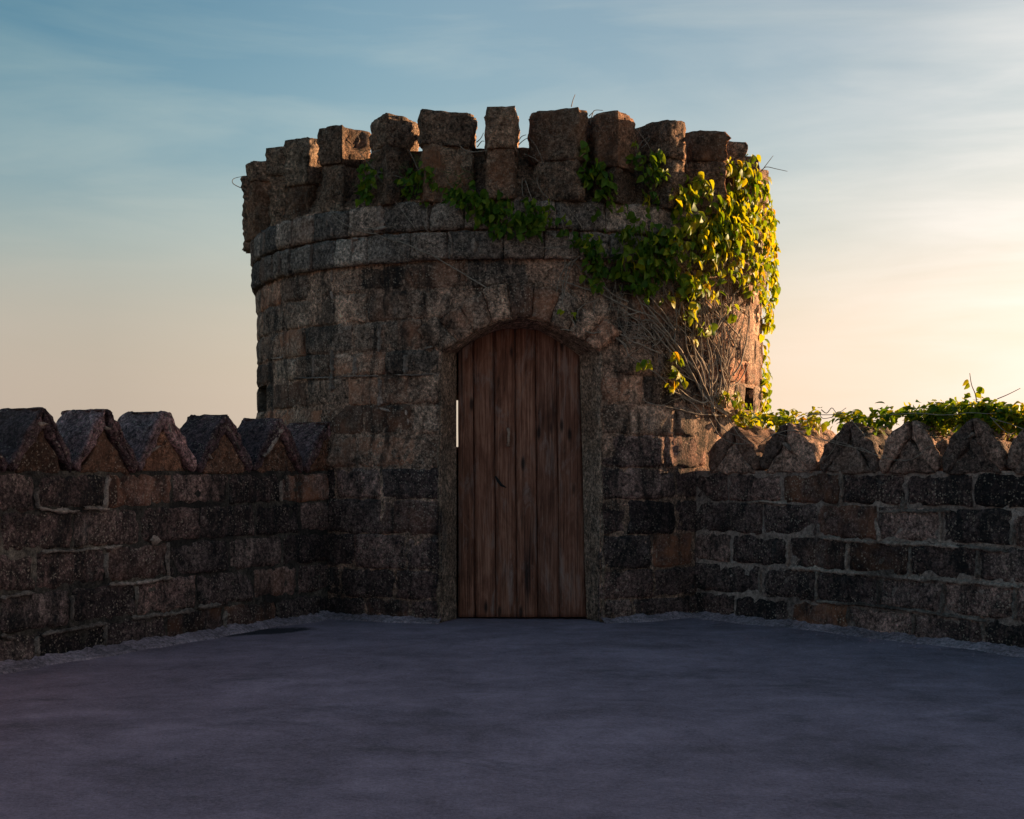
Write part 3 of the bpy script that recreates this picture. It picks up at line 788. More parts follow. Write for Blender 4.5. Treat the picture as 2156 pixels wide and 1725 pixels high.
left = thing('parapet_wall', (LA.x + LD.x * 2, LA.y + LD.y * 2, 0), 'dark stone parapet wall with bare gabled coping to the left of the tower', 'wall', 'gabled parapet walls beside the tower')
right = thing('parapet_wall', (RA.x + RD.x * 2, RA.y + RD.y * 2, 0), 'dark stone parapet wall with vine growing over its gables, right of the tower', 'wall', 'gabled parapet walls beside the tower')
LJ = [(660, [-190, 205, 600, 970, 1290, 1580, 1800]), (880, [-380, 10, 415, 790, 1130, 1440, 1690, 1850]), (1080, [-190, 205, 600, 950, 1290, 1590, 1800]), (1300, [-400, -10, 405, 770, 1110, 1430, 1680, 1850]), (1480, [-190, 205, 595, 940, 1265, 1565, 1790])]
RJ = [(740, [0, 345, 645, 975, 1340, 1720, 2130]), (930, [200, 540, 850, 1185, 1540, 1945]), (1100, [60, 360, 685, 1015, 1370, 1745, 2150]), (1290, [220, 530, 845, 1195, 1555, 1955]), (1450, [60, 380, 690, 1020, 1390, 1780, 2190])]
ZW = [1.058, 0.85, 0.625, 0.405, 0.185, -0.02]
def build_wall(root, A2, D2, N2, J, cf, peaks, hp, mat_core, hw, infmat):
    mp = wmap(A2, D2, N2)
    box_mesh('mortar_bed', mat_core, root, A2, D2, N2, -0.5, 13.0 if root is left else 15.0, -WT, -0.011, 0, 1.075)
    sgn = 1 if (D2.x * N2.y - D2.y * N2.x) < 0 else -1
    for row, (yc, xs) in enumerate(J):
        ss = sorted(on_wall(*cf(x, yc), A2, D2)[0] for x in xs)
        ss = [s for s in ss if s > 0.05]
        if ss[0] > 0.12: ss = [-0.12] + ss
        else: ss[0] = -0.12
        while ss[-1] < 6.0: ss.append(ss[-1] + random.uniform(0.40, 0.50))
        z1, z0 = ZW[row], ZW[row + 1]
        for a, c in zip(ss, ss[1:]):
            global seed
            seed += 1.3; g = random.uniform(0.006, 0.012)
            V, Fc = block_geo(mp, a + g, c - g, z0 + g, z1 - g * 0.7, seed=seed, depth=0.05, rough=0.011, wob=0.006)
            if sgn > 0: pass
            mesh_obj('stone', V, Fc, M['wall'], root)
    # gabled merlons
    pk = list(peaks)
    while pk[-1] < 6.2: pk.append(pk[-1] + random.uniform(0.46, 0.53))
    for i, s in enumerate(pk):
        wl = (s - pk[i - 1]) / 2 if i > 0 else 0.27
        wr = (pk[i + 1] - s) / 2 if i < len(pk) - 1 else 0.26
        h = 1.065 + hp + random.uniform(-0.012, 0.012)
        zb = 1.062; th = 0.095
        seed += 2.3
        inf = [(s - wl * 0.80, zb), (s + wr * 0.80, zb), (s + 0.012, h - 0.125), (s - 0.012, h - 0.125)]
        V, Fc = noisy_hull(inf, A2, D2, N2, -0.25, (-0.004 if root is left else 0.008) + random.uniform(-0.008, 0.008), 0.014, seed)
        mo = mesh_obj('merlon', V, Fc, M[infmat], root)
        for sd, w in ((-1, wl), (1, wr)):
            seed += 1.1
            if root is left: p = [(s + sd * 0.004, h - 0.118), (s + sd * w * 0.88, zb + 0.000), (s + sd * w * 0.985, zb + 0.050), (s + sd * w * 0.42, h - 0.10), (s + sd * 0.022, h - 0.006), (s + sd * 0.004, h)]
            else: p = [(s + sd * 0.004, h - 0.118), (s + sd * w * 0.80, zb + 0.000), (s + sd * w * 0.95, zb + 0.035), (s + sd * w * 0.93, zb + 0.11), (s + sd * w * 0.74, h - 0.135), (s + sd * 0.045, h - 0.020), (s + sd * 0.004, h)]
            V, Fc = noisy_hull(p, A2, D2, N2, (-0.32 if root is left else -WT - 0.02) + random.uniform(-.01, .01), 0.016 + random.uniform(-0.012, 0.014), 0.015, seed)
            mesh_obj('coping_stone', V, Fc, M['coping' if root is left else 'coping_r'], mo)
build_wall(left, LA, LD, LN, LJ, c3, [-0.02, 0.54, 1.10, 1.68, 2.17, 2.64], 0.375, M['core'], 0.27, 'gable')
build_wall(right, RA, RD, RN, RJ, c4, [0.29, 0.765, 1.29, 1.745, 2.19, 2.63], 0.335, M['core_r'], 0.24, 'coping_r')
# the far ends outside the picture: plain run of the same wall up to gable height
for root, A2, D2, N2, e in ((left, LA, LD, LN, 13.0), (right, RA, RD, RN, 15.0)):
    box_mesh('coping', M['wall'], root, A2, D2, N2, 6.75, e, -WT, -0.014, 1.07, 1.36)

LP = [(30, [(604, 575), (598, 670), (594, 765)], 1), (22, [(948, 950), (942, 1060), (946, 1150)], 1), (20, [(610, 1192), (780, 1180), (975, 1150)], 1), (24, [(1581, 605), (1580, 720)], 1), (26, [(208, 640), (212, 760)], 0), (18, [(768, 1200), (768, 1275)], 0),
      (22, [(408, 1250), (400, 1385)], 0), (26, [(592, 1410), (590, 1560)], 0), (26, [(1270, 1335), (1264, 1445)], 0), (24, [(1562, 1290), (1566, 1370)], 0), (16, [(230, 1005), (420, 1000), (560, 985)], 0), (22, [(230, 1470), (420, 1440), (600, 1405)], 0), (24, [(740, 1378), (940, 1355), (1090, 1335)], 0),
      (20, [(220, 765), (330, 775), (440, 775)], 1), (24, [(470, 755), (610, 765)], 1), (34, [(845, 945), (900, 940)], 1), (20, [(590, 985), (680, 970)], 1), (28, [(1115, 1320), (1240, 1300)], 0), (28, [(212, 1480), (210, 1600)], 0), (20, [(0, 1265), (100, 1250), (190, 1235)], 0),
      (24, [(600, 1010), (596, 1150)], 0), (20, [(0, 1480), (80, 1490)], 0)]
LG = [(26, [(1470, 470), (1510, 430), (1560, 345)], 1), (34, [(1555, 335), (1580, 320)], 1), (22, [(930, 270), (950, 340)], 1), (24, [(1245, 285), (1290, 335)], 1), (26, [(200, 290), (255, 290)], 1), (20, [(575, 300), (610, 320)], 1), (18, [(1160, 455), (1180, 480)], 1), (18, [(810, 455), (890, 410)], 1), (16, [(1310, 385), (1340, 430)], 0)]
RP = [(26, [(978, 625), (985, 730), (975, 830)], 1), (28, [(1180, 890), (1190, 1030)], 1), (14, [(1540, 860), (1540, 1045)], 1), (22, [(682, 1010), (682, 1160)], 1), (22, [(1018, 1035), (1012, 1180)], 1), (26, [(1372, 1050), (1362, 1225)], 0), (26, [(1558, 1260), (1550, 1430)], 0), (22, [(848, 1180), (840, 1350)], 0), (22, [(1390, 1430), (1388, 1540)], 0),
      (24, [(870, 1000), (1200, 1030), (1500, 1040), (1650, 1055)], 1), (26, [(690, 1168), (1000, 1195), (1300, 1225), (1640, 1245), (1990, 1280)], 1), (20, [(840, 1360), (1150, 1380), (1500, 1425), (1800, 1470)], 0), (18, [(455, 802), (560, 795), (680, 812)], 1), (26, [(1335, 770), (1325, 850)], 0), (22, [(1200, 855), (1420, 850), (1600, 850)], 0),
      (24, [(1750, 1070), (1745, 1225)], 0), (16, [(525, 1180), (525, 1310)], 0), (30, [(1960, 1290), (1955, 1460)], 0), (26, [(1190, 1240), (1195, 1390)], 0), (24, [(1780, 1480), (1785, 1570)], 0), (18, [(1022, 1390), (1020, 1480)], 0), (30, [(1940, 930), (1945, 1040)], 0), (20, [(1660, 1050), (1920, 1080)], 0)]
RG = [(26, [(868, 575), (905, 545)], 1), (26, [(660, 470), (710, 510)], 0), (24, [(1320, 410), (1325, 450)], 0), (18, [(1570, 545), (1600, 560)], 0), (24, [(1700, 440), (1740, 410)], 0)]
for root, A2, D2, N2, cf, PP, off in ((left, LA, LD, LN, c3, LP, 0.006), (left, LA, LD, LN, c3, LG, 0.018), (right, RA, RD, RN, c4, RP, 0.006), (right, RA, RD, RN, c4, RG, 0.018)):
    for wd, L, br in PP:
        pts = [on_wall(*cf(*p), A2, D2) for p in L]
        V, Fc = ribbon(pts, wd * .3743 / 320, 0.010, wmap(A2 + N2 * off, D2, N2))
        mesh_obj('mortar_patch', V, Fc, M['lime' if br else 'lime_dim'], root)

# rough cement fillet along the foot of the walls and of the tower
def fillet(pts, nrm, parent, hgt, wid):
    """pts: floor line against the masonry, nrm: direction out over the floor"""
    V = []; Fc = []; n = len(pts); prof = 6
    for i, (p, nn) in enumerate(zip(pts, nrm)):
        hh = hgt * (1 + 0.55 * fn((p.x, p.y, 1), 4, 3) + 0.25 * fn((p.x, p.y, 5), 22, 3)); ww = wid * (1 + 0.4 * fn((p.x, p.y, 9), 3, 3))
        for j in range(prof + 1):
            t = j / prof
            d = -0.03 + (ww + 0.03) * t; z = hh * (1 - t) ** 1.4 + 0.006 * fn((p.x * 1, p.y, t * 0.3), 26, 3) * (0 if j == prof else 1) - (0.03 if j == prof else 0)
            V.append((p.x + nn.x * d, p.y + nn.y * d, z + 0.004))
    for i in range(n - 1):
        for j in range(prof):
            k = i * (prof + 1) + j
            Fc.append((k, k + 1, k + prof + 2, k + prof + 1))
    return mesh_obj('mortar_fillet', V, Fc, M['fillet'], parent)
ns = 300
fillet([LA + LD * (-0.05 + 6.5 * k / ns) for k in range(ns)], [LN] * ns, left, 0.052, 0.13)
fillet([RA + RD * (-0.05 + 6.5 * k / ns) for k in range(ns)], [RN] * ns, right, 0.052, 0.13)
for a0, a1 in ((R_(-41), PHL - R_(0.2)), (PHR + R_(0.2), R_(43))):
    m_ = 80
    ph = [a0 + (a1 - a0) * k / m_ for k in range(m_ + 1)]
    fillet([tw(p, 0, RT).xy for p in ph], [Vector((math.sin(p), -math.cos(p))) for p in ph], tower, 0.045, 0.085)

# ------------------------------------------------------------------ vines
def leaf_geo(L, W, fold, curl, twist=0.0):
    """ovate leaf: stalk at the origin, tip at -Y, facing +Z; folded on the midrib, tip curling back"""
    prof = [(0.0, 0.0), (0.10, 0.62), (0.32, 1.0), (0.58, 0.82), (0.82, 0.40), (1.0, 0.0)]
    V = []; Fc = []
    for t, w in prof:
        y = -L * t; z = -curl * L * t * t
        V.append((0.0, y, z))
        if 0 < t < 1:
            V.append((-W * w / 2, y - 0.04 * L, z + fold * W * w / 2 - twist * w * t * L)); V.append((W * w / 2, y - 0.04 * L, z + fold * W * w / 2 + twist * w * t * L))
    # indices: 0 base, then triples, last tip
    Fc += [(0, 1, 2), (0, 3, 1)]
    for k in range(3):
        a = 1 + 3 * k; b = a + 3
        Fc += [(a, a + 1, b + 1, b)[::-1], (a, b, b + 2, a + 2)[::-1]]
    Fc += [(10, 11, 13)[::-1], (10, 13, 12)[::-1]]
    return V, Fc
LV = [leaf_geo(1.0, 0.78, 0.25, 0.25), leaf_geo(1.0, 0.70, 0.5, 0.35, 0.08), leaf_geo(1.0, 0.86, 0.15, 0.45, -0.08), leaf_geo(1.0, 0.62, 0.6, 0.15, 0.1), leaf_geo(1.0, 0.74, 0.35, 0.6, -0.12)]
def leaf_meshes(mat, tag):
    out = []
    for k, (V, Fc) in enumerate(LV):
        me = bpy.data.meshes.new('leaf'); me.from_pydata(V, [], Fc); me.materials.append(mat)
        me.polygons.foreach_set('use_smooth', [True] * len(me.polygons)); me.update(); out.append(me)
    return out
LM = {'leaf': leaf_meshes(M['leaf'], ''), 'leaf_dark': leaf_meshes(M['leaf_dark'], '')}
def orient(pos, tip, nrm, size):
    y = -tip.normalized(); z = (nrm - y * nrm.dot(y)).normalized(); x = y.cross(z)
    return Matrix(((x.x * size, y.x * size, z.x * size, pos.x), (x.y * size, y.y * size, z.y * size, pos.y), (x.z * size, y.z * size, z.z * size, pos.z), (0, 0, 0, 1)))
def put_leaves(root, leaves, limit=290):
    """leaves: (matrix, size, matkey, rank); the largest are objects, the rest one mass"""
    order = sorted(range(len(leaves)), key=lambda i: -leaves[i][3])
    mbs = {'leaf': MB(), 'leaf_dark': MB()}
    for n, i in enumerate(order):
        Mx, size, key, rank = leaves[i]; k = random.randrange(5)
        if n < limit:
            o = bpy.data.objects.new('leaf', LM[key][k]); COL.objects.link(o); o.parent = root
            o.matrix_parent_inverse = Matrix.Translation(-ORIG[root.name]); o.matrix_basis = Mx
        else:
            V, Fc = LV[k]; mbs[key].add([Mx @ Vector(v) for v in V], Fc)
    for key, mb in mbs.items():
        if mb.v:
            o = mb.build('foliage', M[key], root); o['kind'] = 'stuff'
def cluster(base, nrm, rad, n, size, key, leaves, droop=0.8, boost=0.0):
    up = Vector((0, 0, 1)); side = up.cross(nrm)
    if side.length < 1e-3: side = Vector((1, 0, 0))
    side.normalize()
    for _ in range(n):
        a = random.uniform(0, 2 * math.pi); r = rad * math.sqrt(random.random())
        p = base + side * math.cos(a) * r + up * math.sin(a) * r * 0.9 + nrm * random.uniform(0.0, 0.065)
        tip = -up * random.uniform(0.4, 1.0) * droop + side * random.uniform(-0.7, 0.7) + nrm * random.uniform(-0.1, 0.7)
        nn = S * random.uniform(0.1, 0.9) + nrm * random.uniform(0.3, 0.9) + up * random.uniform(-0.1, 0.8) + side * random.uniform(-0.75, 0.75)
        s = size * random.uniform(0.75, 1.5)
        leaves.append((orient(p, tip, nn, s), s, key, s + boost + random.uniform(0, 0.01)))

vine = thing('climbing_vine', tuple(tw(R_(60), 0.9, RT)), 'yellow-green climbing vine with bare fanned stems on the right side of the tower', 'vine', None)
def tower_r(z): return RT if z < 2.56 else (RB if z < 2.97 else 2.16)
def smooth_pts(L, k=5):
    P = [Vector(p) for p in L]; out = []
    for i in range(len(P) - 1):
        p0 = P[max(i - 1, 0)]; p1 = P[i]; p2 = P[i + 1]; p3 = P[min(i + 2, len(P) - 1)]
        for t in range(k):
            t = t / k
            out.append(0.5 * ((2 * p1) + (-p0 + p2) * t + (2 * p0 - 5 * p1 + 4 * p2 - p3) * t * t + (-p0 + 3 * p1 - 3 * p2 + p3) * t ** 3))
    out.append(P[-1]); return out
def tower_stem(L, cf, r0, r1, parent, mat, name='stem', lift=0.014):
    pts = []
    for p in L:
        x, y = cf(*p); a, z = on_tower(x, y, tower_r(2.0) + 0.02)
        rr = tower_r(z)
        if rr != tower_r(2.0): a, z = on_tower(x, y, rr + 0.02)
        pts.append(Vector((a, z, tower_r(z))))
    P = smooth_pts(pts); sd = random.uniform(0, 90); W = []
    for i, q in enumerate(P):
        rr = q.z + lift + 0.012 * fn((i * 0.21 + sd, 0, 0), 1.0, 3)
        W.append(tw(q.x + 0.003 * fn((i * 0.3 + sd, 4, 0), 1, 3), q.y + 0.008 * fn((i * 0.3 + sd, 8, 0), 1, 3), rr))
    n = len(W); mb = MB()
    mb.tube(W, [r0 + (r1 - r0) * i / (n - 1) for i in range(n)], 5)
    return mb.build(name, mat, parent)
# the fan of stems, each from root to tip
S7 = [([(1290, 1300), (1270, 1270), (1200, 1150), (1110, 1000), (1050, 910), (950, 790), (890, 700), (820, 640), (790, 600)], 9, 4),
 ([(1330, 1210), (1240, 1090), (1160, 980), (1060, 880), (1000, 790), (1000, 720), (1010, 620), (1030, 520), (1060, 400)], 7, 3),
 ([(1050, 860), (960, 740), (900, 660), (830, 580), (740, 525), (650, 515), (560, 540)], 6, 3), ([(830, 580), (750, 570), (690, 615)], 4, 2.5),
 ([(840, 590), (780, 500), (700, 430), (650, 370)], 6, 3), ([(990, 670), (920, 590), (850, 520), (760, 440), (690, 330)], 6, 3),
 ([(600, 890), (560, 800), (500, 740), (430, 680), (350, 630)], 4, 2.5), ([(860, 860), (720, 800), (610, 750), (520, 700), (380, 640)], 4, 2.5),
 ([(350, 680), (270, 690), (180, 655), (100, 665), (0, 660)], 4, 3), ([(720, 520), (600, 480), (450, 400), (330, 340), (160, 290), (0, 230)], 5, 3), ([(590, 420), (480, 370), (350, 270)], 5, 2.5),
 ([(1530, 810), (1460, 690), (1390, 590), (1290, 460), (1220, 380), (1170, 270), (1110, 130), (1090, 50)], 7, 4), ([(1490, 1080), (1400, 950), (1340, 830), (1310, 700), (1280, 560), (1250, 450), (1200, 330)], 6, 3),
 ([(1320, 720), (1380, 600), (1450, 500), (1480, 430), (1500, 350), (1560, 290)], 6, 4), ([(1650, 580), (1590, 490), (1500, 440), (1420, 310), (1390, 290)], 5, 3), ([(1490, 1060), (1540, 960), (1590, 800), (1615, 640), (1635, 540)], 7, 4),
 ([(1400, 1180), (1390, 1080), (1350, 960), (1320, 800)], 5, 3), ([(1440, 1400), (1280, 1290), (1180, 1130), (1090, 950), (1060, 880)], 8, 4), ([(1500, 1390), (1360, 1340), (1260, 1310), (1100, 1250), (1000, 1200), (960, 1180)], 6, 3),
 ([(1270, 1275), (1200, 1290), (1080, 1220), (1020, 1170)], 7, 3), ([(1440, 1400), (1200, 1390), (1050, 1350), (900, 1320), (790, 1300), (720, 1260)], 4, 2.5), ([(1240, 1410), (1150, 1300), (1000, 1200), (870, 1070), (720, 960), (600, 890)], 5, 2.5),
 ([(950, 1225), (1030, 1175)], 6, 5), ([(1620, 960), (1550, 1100), (1400, 1180), (1340, 1230)], 5, 4), ([(1170, 960), (1150, 820), (1130, 700)], 5, 3), ([(1250, 1010), (1220, 930), (1160, 830), (1090, 720), (1000, 620)], 5, 3),
 ([(1300, 1200), (1280, 1050), (1200, 930), (1150, 800)], 5, 3), ([(1580, 1000), (1580, 850), (1610, 700)], 5, 3), ([(1430, 1390), (1330, 1220), (1230, 1080), (1130, 960), (1060, 890)], 7, 4), ([(1380, 1340), (1300, 1240), (1210, 1140), (1050, 1050), (960, 1000)], 5, 3),
 ([(560, 740), (500, 680), (410, 640), (250, 600), (120, 530)], 3.5, 2), ([(580, 800), (520, 740), (500, 690)], 3, 2), ([(830, 760), (740, 650), (640, 560), (540, 480)], 4, 2.5), ([(960, 860), (880, 760), (790, 640), (790, 610)], 5, 3), ([(140, 720), (130, 620), (60, 520), (20, 420), (30, 250), (80, 100), (170, 30)], 3.5, 2),
 ([(150, 560), (170, 470), (330, 400)], 3, 2), ([(300, 540), (300, 450), (340, 380)], 3, 2), ([(900, 690), (850, 770), (790, 810)], 3, 2), ([(1000, 440), (980, 340), (940, 250)], 4, 2.5), ([(1010, 600), (990, 480), (930, 380), (900, 300)], 4, 2.5)]
for L, a, c in S7: tower_stem(L, c7, a * 0.00125, c * 0.00125, vine, M['stem'], lift=random.uniform(0.008, 0.03))
for _ in range(34):
    x0, y0 = random.uniform(1250, 1480), random.uniform(1080, 1400)
    x1, y1 = random.uniform(980, 1640), random.uniform(150, 760)
    L = []
    bend = random.uniform(-90, 90)
    for k in range(6):
        t = k / 5
        L.append((x0 + (x1 - x0) * t + bend * math.sin(t * 3.1) + random.uniform(-22, 22), y0 + (y1 - y0) * t + random.uniform(-22, 22)))
    tower_stem([(min(p[0], 1640), p[1]) for p in L], c7, random.uniform(0.004, 0.0075), 0.003, vine, M['stem'], lift=random.uniform(0.012, 0.035))
S2 = [([(780, 1170), (730, 1130), (640, 1090), (560, 1070), (500, 960), (480, 830), (500, 760)], 4, 2.5), ([(500, 760), (560, 720), (690, 640)], 3, 2), ([(640, 960), (600, 900), (540, 820), (490, 740)], 3.5, 2), ([(570, 1080), (570, 1190), (500, 1270), (470, 1350), (450, 1440)], 4, 2), ([(620, 1170), (570, 1220), (530, 1330), (490, 1520)], 4, 2),
 ([(230, 1060), (350, 1110), (540, 1100)], 3, 2), ([(1750, 1750), (1620, 1600), (1540, 1510), (1460, 1400), (1340, 1180)], 6, 3), ([(210, 620), (205, 680), (215, 750)], 3, 2), ([(230, 630), (280, 770)], 3, 2), ([(880, 690), (840, 730), (860, 840)], 3.5, 2), ([(1300, 1700), (1200, 1560), (1090, 1440)], 5, 3), ([(1250, 1750), (1100, 1600), (1000, 1400)], 5, 3),
 ([(1430, 1250), (1340, 1180), (1250, 1080), (1150, 1000), (1080, 960)], 4, 2), ([(360, 820), (440, 870), (470, 960)], 3, 2), ([(310, 600), (330, 680), (400, 760)], 3, 2), ([(1690, 640), (1740, 700), (1770, 760)], 4, 2.5), ([(1830, 640), (1800, 740)], 4, 3), ([(1530, 930), (1440, 830), (1330, 750), (1240, 720)], 4, 2)]
for L, a, c in S2: tower_stem(L, c2, a * 0.0011, c * 0.001, vine, M['stem'], lift=random.uniform(0.010, 0.035))
S1 = [([(2100, 1480), (1850, 1330), (1700, 1240), (1560, 1160), (1400, 1090), (1230, 1035), (1100, 1000), (1000, 970), (880, 900), (840, 840)], 4.5, 2.5), ([(1450, 970), (1400, 900), (1310, 780), (1220, 650), (1170, 570), (1060, 440)], 3.5, 2), ([(1180, 580), (1110, 700)], 3, 2), ([(1170, 570), (1280, 590), (1430, 630)], 3, 2), ([(1610, 710), (1500, 590), (1420, 420)], 3, 2),
 ([(1560, 650), (1590, 600), (1640, 440)], 3, 2), ([(1780, 390), (1830, 420), (1950, 420), (2100, 360)], 4, 3), ([(2000, 730), (2020, 900), (2030, 1110)], 3, 2), ([(1650, 780), (1750, 960)], 4, 2.5), ([(850, 840), (930, 890)], 3, 2), ([(1210, 400), (1180, 410), (1100, 430)], 3, 2), ([(1900, 780), (1720, 840), (1640, 960)], 3, 2), ([(1060, 970), (1160, 980), (1300, 960)], 2.5, 2)]
for L, a, c in S1: tower_stem(L, c1, a * 0.0011, c * 0.001, vine, M['stem'], lift=random.uniform(0.012, 0.05))
# fine dead twigs too many to count, over the arch and between the main stems
tb = MB()
for _ in range(150):
    k = random.random()
    if k < 0.5: x, y = random.uniform(1180, 1420), random.uniform(560, 760)
    elif k < 0.85: x, y = random.uniform(1420, 1580), random.uniform(560, 860)
    else: x, y = random.uniform(880, 1500), random.uniform(330, 560)
    a, z = on_tower(x, y, RT + 0.02); an = random.gauss(2.2, 0.5); L = random.uniform(0.12, 0.4); W = []
    sd = random.uniform(0, 99)
    for i in range(8):
        t = i / 7
        W.append(tw(a, z, tower_r(z) + 0.014 + 0.012 * fn((sd + t * 3, 0, 0), 1, 2)))
        an += random.uniform(-0.25, 0.25); a += math.cos(an) * L / 7 / RT; z += math.sin(an) * L / 7
    if any(PHL - 0.01 < math.atan2(w_.x - TX, -(w_.y - TY)) < PHR + 0.01 and w_.z < 2.2 for w_ in W): continue
    tb.tube(W, [0.0030 * (1 - 0.5 * i / 7) for i in range(8)], 4)
o = tb.build('dead_twigs', M['stem'], vine); o['kind'] = 'stuff'

lv = []
def tower_cluster(x, y, n, rad, size, key='leaf', off=0.02, boost=0.0):
    a, z = on_tower(x, y, RT + 0.03); rr = tower_r(z)
    a, z = on_tower(x, y, rr + 0.03)
    nrm = Vector((math.sin(a), -math.cos(a), 0))
    cluster(tw(a, z, rr + off), nrm, rad, n, size, key, lv, boost=boost)
def fill(poly, n, k, rad, size, key, off=0.03, boost=0.0):
    xs = [p[0] for p in poly]; ys = [p[1] for p in poly]
    c = 0; n = int(n * 1.25)
    while c < n:
        x, y = random.uniform(min(xs), max(xs)), random.uniform(min(ys), max(ys)); ins = False
        for (x0, y0), (x1, y1) in zip(poly, poly[1:] + poly[:1]):
            if (y0 > y) != (y1 > y) and x < (x1 - x0) * (y - y0) / (y1 - y0) + x0: ins = not ins
        if ins: tower_cluster(x, y, k, rad, size, key, off * random.uniform(0.3, 1.6), boost); c += 1
# sunlit mass on the shoulder of the tower
fill([(1530, 330), (1585, 335), (1608, 400), (1612, 600), (1590, 640), (1545, 560), (1500, 600), (1470, 520), (1490, 440), (1540, 400)], 105, 7, 0.075, 0.058, 'leaf', 0.03, 0.02)
fill([(1400, 400), (1460, 360), (1500, 430), (1470, 520), (1500, 600), (1460, 640), (1420, 560), (1430, 480)], 30, 6, 0.07, 0.055, 'leaf', 0.04, 0.01)
fill([(1410, 420), (1480, 350), (1540, 380), (1560, 600), (1440, 590)], 16, 5, 0.06, 0.056, 'leaf', 0.04, 0.01)
for (x, y, n, r, s) in [(1445, 665, 6, .05, .055), (1470, 690, 7, .05, .05), (1455, 715, 3, .03, .05), (1490, 690, 5, .04, .05), (1420, 750, 6, .045, .055), (1415, 780, 7, .045, .055), (1422, 800, 6, .04, .055), (1410, 815, 3, .03, .055), (1352, 765, 6, .045, .045), (1340, 770, 4, .03, .04),
     (1540, 665, 3, .03, .06), (1530, 640, 3, .03, .05), (1460, 640, 5, .04, .055), (1440, 590, 6, .04, .055), (1470, 600, 5, .04, .05), (1500, 620, 6, .05, .05), (1425, 615, 4, .04, .05), (1395, 625, 5, .05, .05), (1540, 835, 9, .07, .05), (1555, 850, 9, .07, .05), (1575, 865, 10, .07, .05), (1590, 880, 10, .07, .05), (1520, 830, 6, .05, .045), (1560, 875, 7, .06, .05),
     (1298, 570, 3, .04, .06), (1405, 495, 5, .05, .055), (1180, 655, 2, .02, .04), (1205, 665, 2, .03, .035), (1212, 284, 2, .02, .05), (1240, 505, 4, .05, .05), (1520, 355, 4, .04, .055), (1510, 360, 4, .04, .055), (1455, 400, 6, .06, .055), (1350, 415, 5, .05, .05), (1388, 365, 4, .04, .045), (1330, 300, 2, .02, .04)]:
    tower_cluster(x, y, int(n * 1.5), r, s, 'leaf', 0.03, 0.008)
for zz in [k * 0.045 for k in range(int((3.30 - 1.30) / 0.045))]:             # the hanging edge seen against the sky
    z = 1.30 + zz
    dens = 12 if z > 2.25 else (7 if z < 2.1 else 2)
    a = R_(random.uniform(70, 88)); nrm = Vector((math.sin(a), -math.cos(a), 0))
    cluster(tw(a, z, tower_r(z) + (random.uniform(0.0, 0.035) if z > 2.2 else random.uniform(-0.02, 0.02))), nrm, 0.07, dens, 0.056, 'leaf', lv, boost=0.01)
fill([(1300, 500), (1420, 480), (1460, 640), (1400, 640), (1340, 610)], 14, 4, 0.07, 0.055, 'leaf', 0.03, 0.01)
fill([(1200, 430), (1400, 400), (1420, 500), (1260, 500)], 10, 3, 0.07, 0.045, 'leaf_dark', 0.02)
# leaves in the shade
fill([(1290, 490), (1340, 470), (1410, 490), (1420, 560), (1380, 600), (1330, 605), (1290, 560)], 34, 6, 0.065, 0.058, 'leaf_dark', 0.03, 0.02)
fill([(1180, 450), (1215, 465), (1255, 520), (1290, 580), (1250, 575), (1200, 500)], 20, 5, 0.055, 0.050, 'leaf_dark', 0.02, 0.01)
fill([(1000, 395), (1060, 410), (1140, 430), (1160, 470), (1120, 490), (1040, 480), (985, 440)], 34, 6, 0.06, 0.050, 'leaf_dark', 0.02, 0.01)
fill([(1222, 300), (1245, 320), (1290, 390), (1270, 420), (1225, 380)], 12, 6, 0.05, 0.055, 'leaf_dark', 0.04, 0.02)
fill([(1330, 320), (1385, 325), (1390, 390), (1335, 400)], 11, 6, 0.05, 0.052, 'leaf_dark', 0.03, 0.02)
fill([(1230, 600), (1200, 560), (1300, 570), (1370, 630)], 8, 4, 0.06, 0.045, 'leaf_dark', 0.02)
put_leaves(vine, lv)
# stray shoots against the sky
def free_stem(pts, r0, r1, parent, mat):
    P = smooth_pts(pts, 4); n = len(P); mb = MB(); mb.tube(P, [r0 + (r1 - r0) * i / (n - 1) for i in range(n)], 5)
    return mb.build('shoot', mat, parent)
def at(x, y, Y): return Vector((0, 0, EYE)) + ray(x, y) * Y
for L, Y in (([(1203, 225), (1206, 212), (1211, 199)], 9.45), ([(1243, 262), (1248, 238), (1255, 232), (1270, 233)], 9.45), ([(1240, 245), (1252, 233)], 9.45), ([(1345, 310), (1352, 298), (1366, 288)], 9.6), ([(1350, 312), (1362, 302), (1369, 290)], 9.6), ([(1600, 365), (1612, 352), (1635, 356), (1658, 361)], 10.6), ([(1604, 360), (1615, 345), (1628, 328)], 10.6),
    ([(522, 402), (492, 388), (493, 376), (522, 370)], 10.9), ([(752, 305), (757, 295), (752, 285)], 9.8), ([(1003, 300), (1012, 292), (1018, 280)], 9.4), ([(1005, 310), (1014, 298), (1020, 298)], 9.4), ([(1090, 300), (1098, 288), (1108, 284)], 9.35), ([(1092, 305), (1102, 296), (1112, 290)], 9.35), ([(760, 325), (770, 318), (782, 314)], 9.75)):
    free_stem([at(x, y, Y) for x, y in L], 0.004, 0.002, vine, M['stem'])

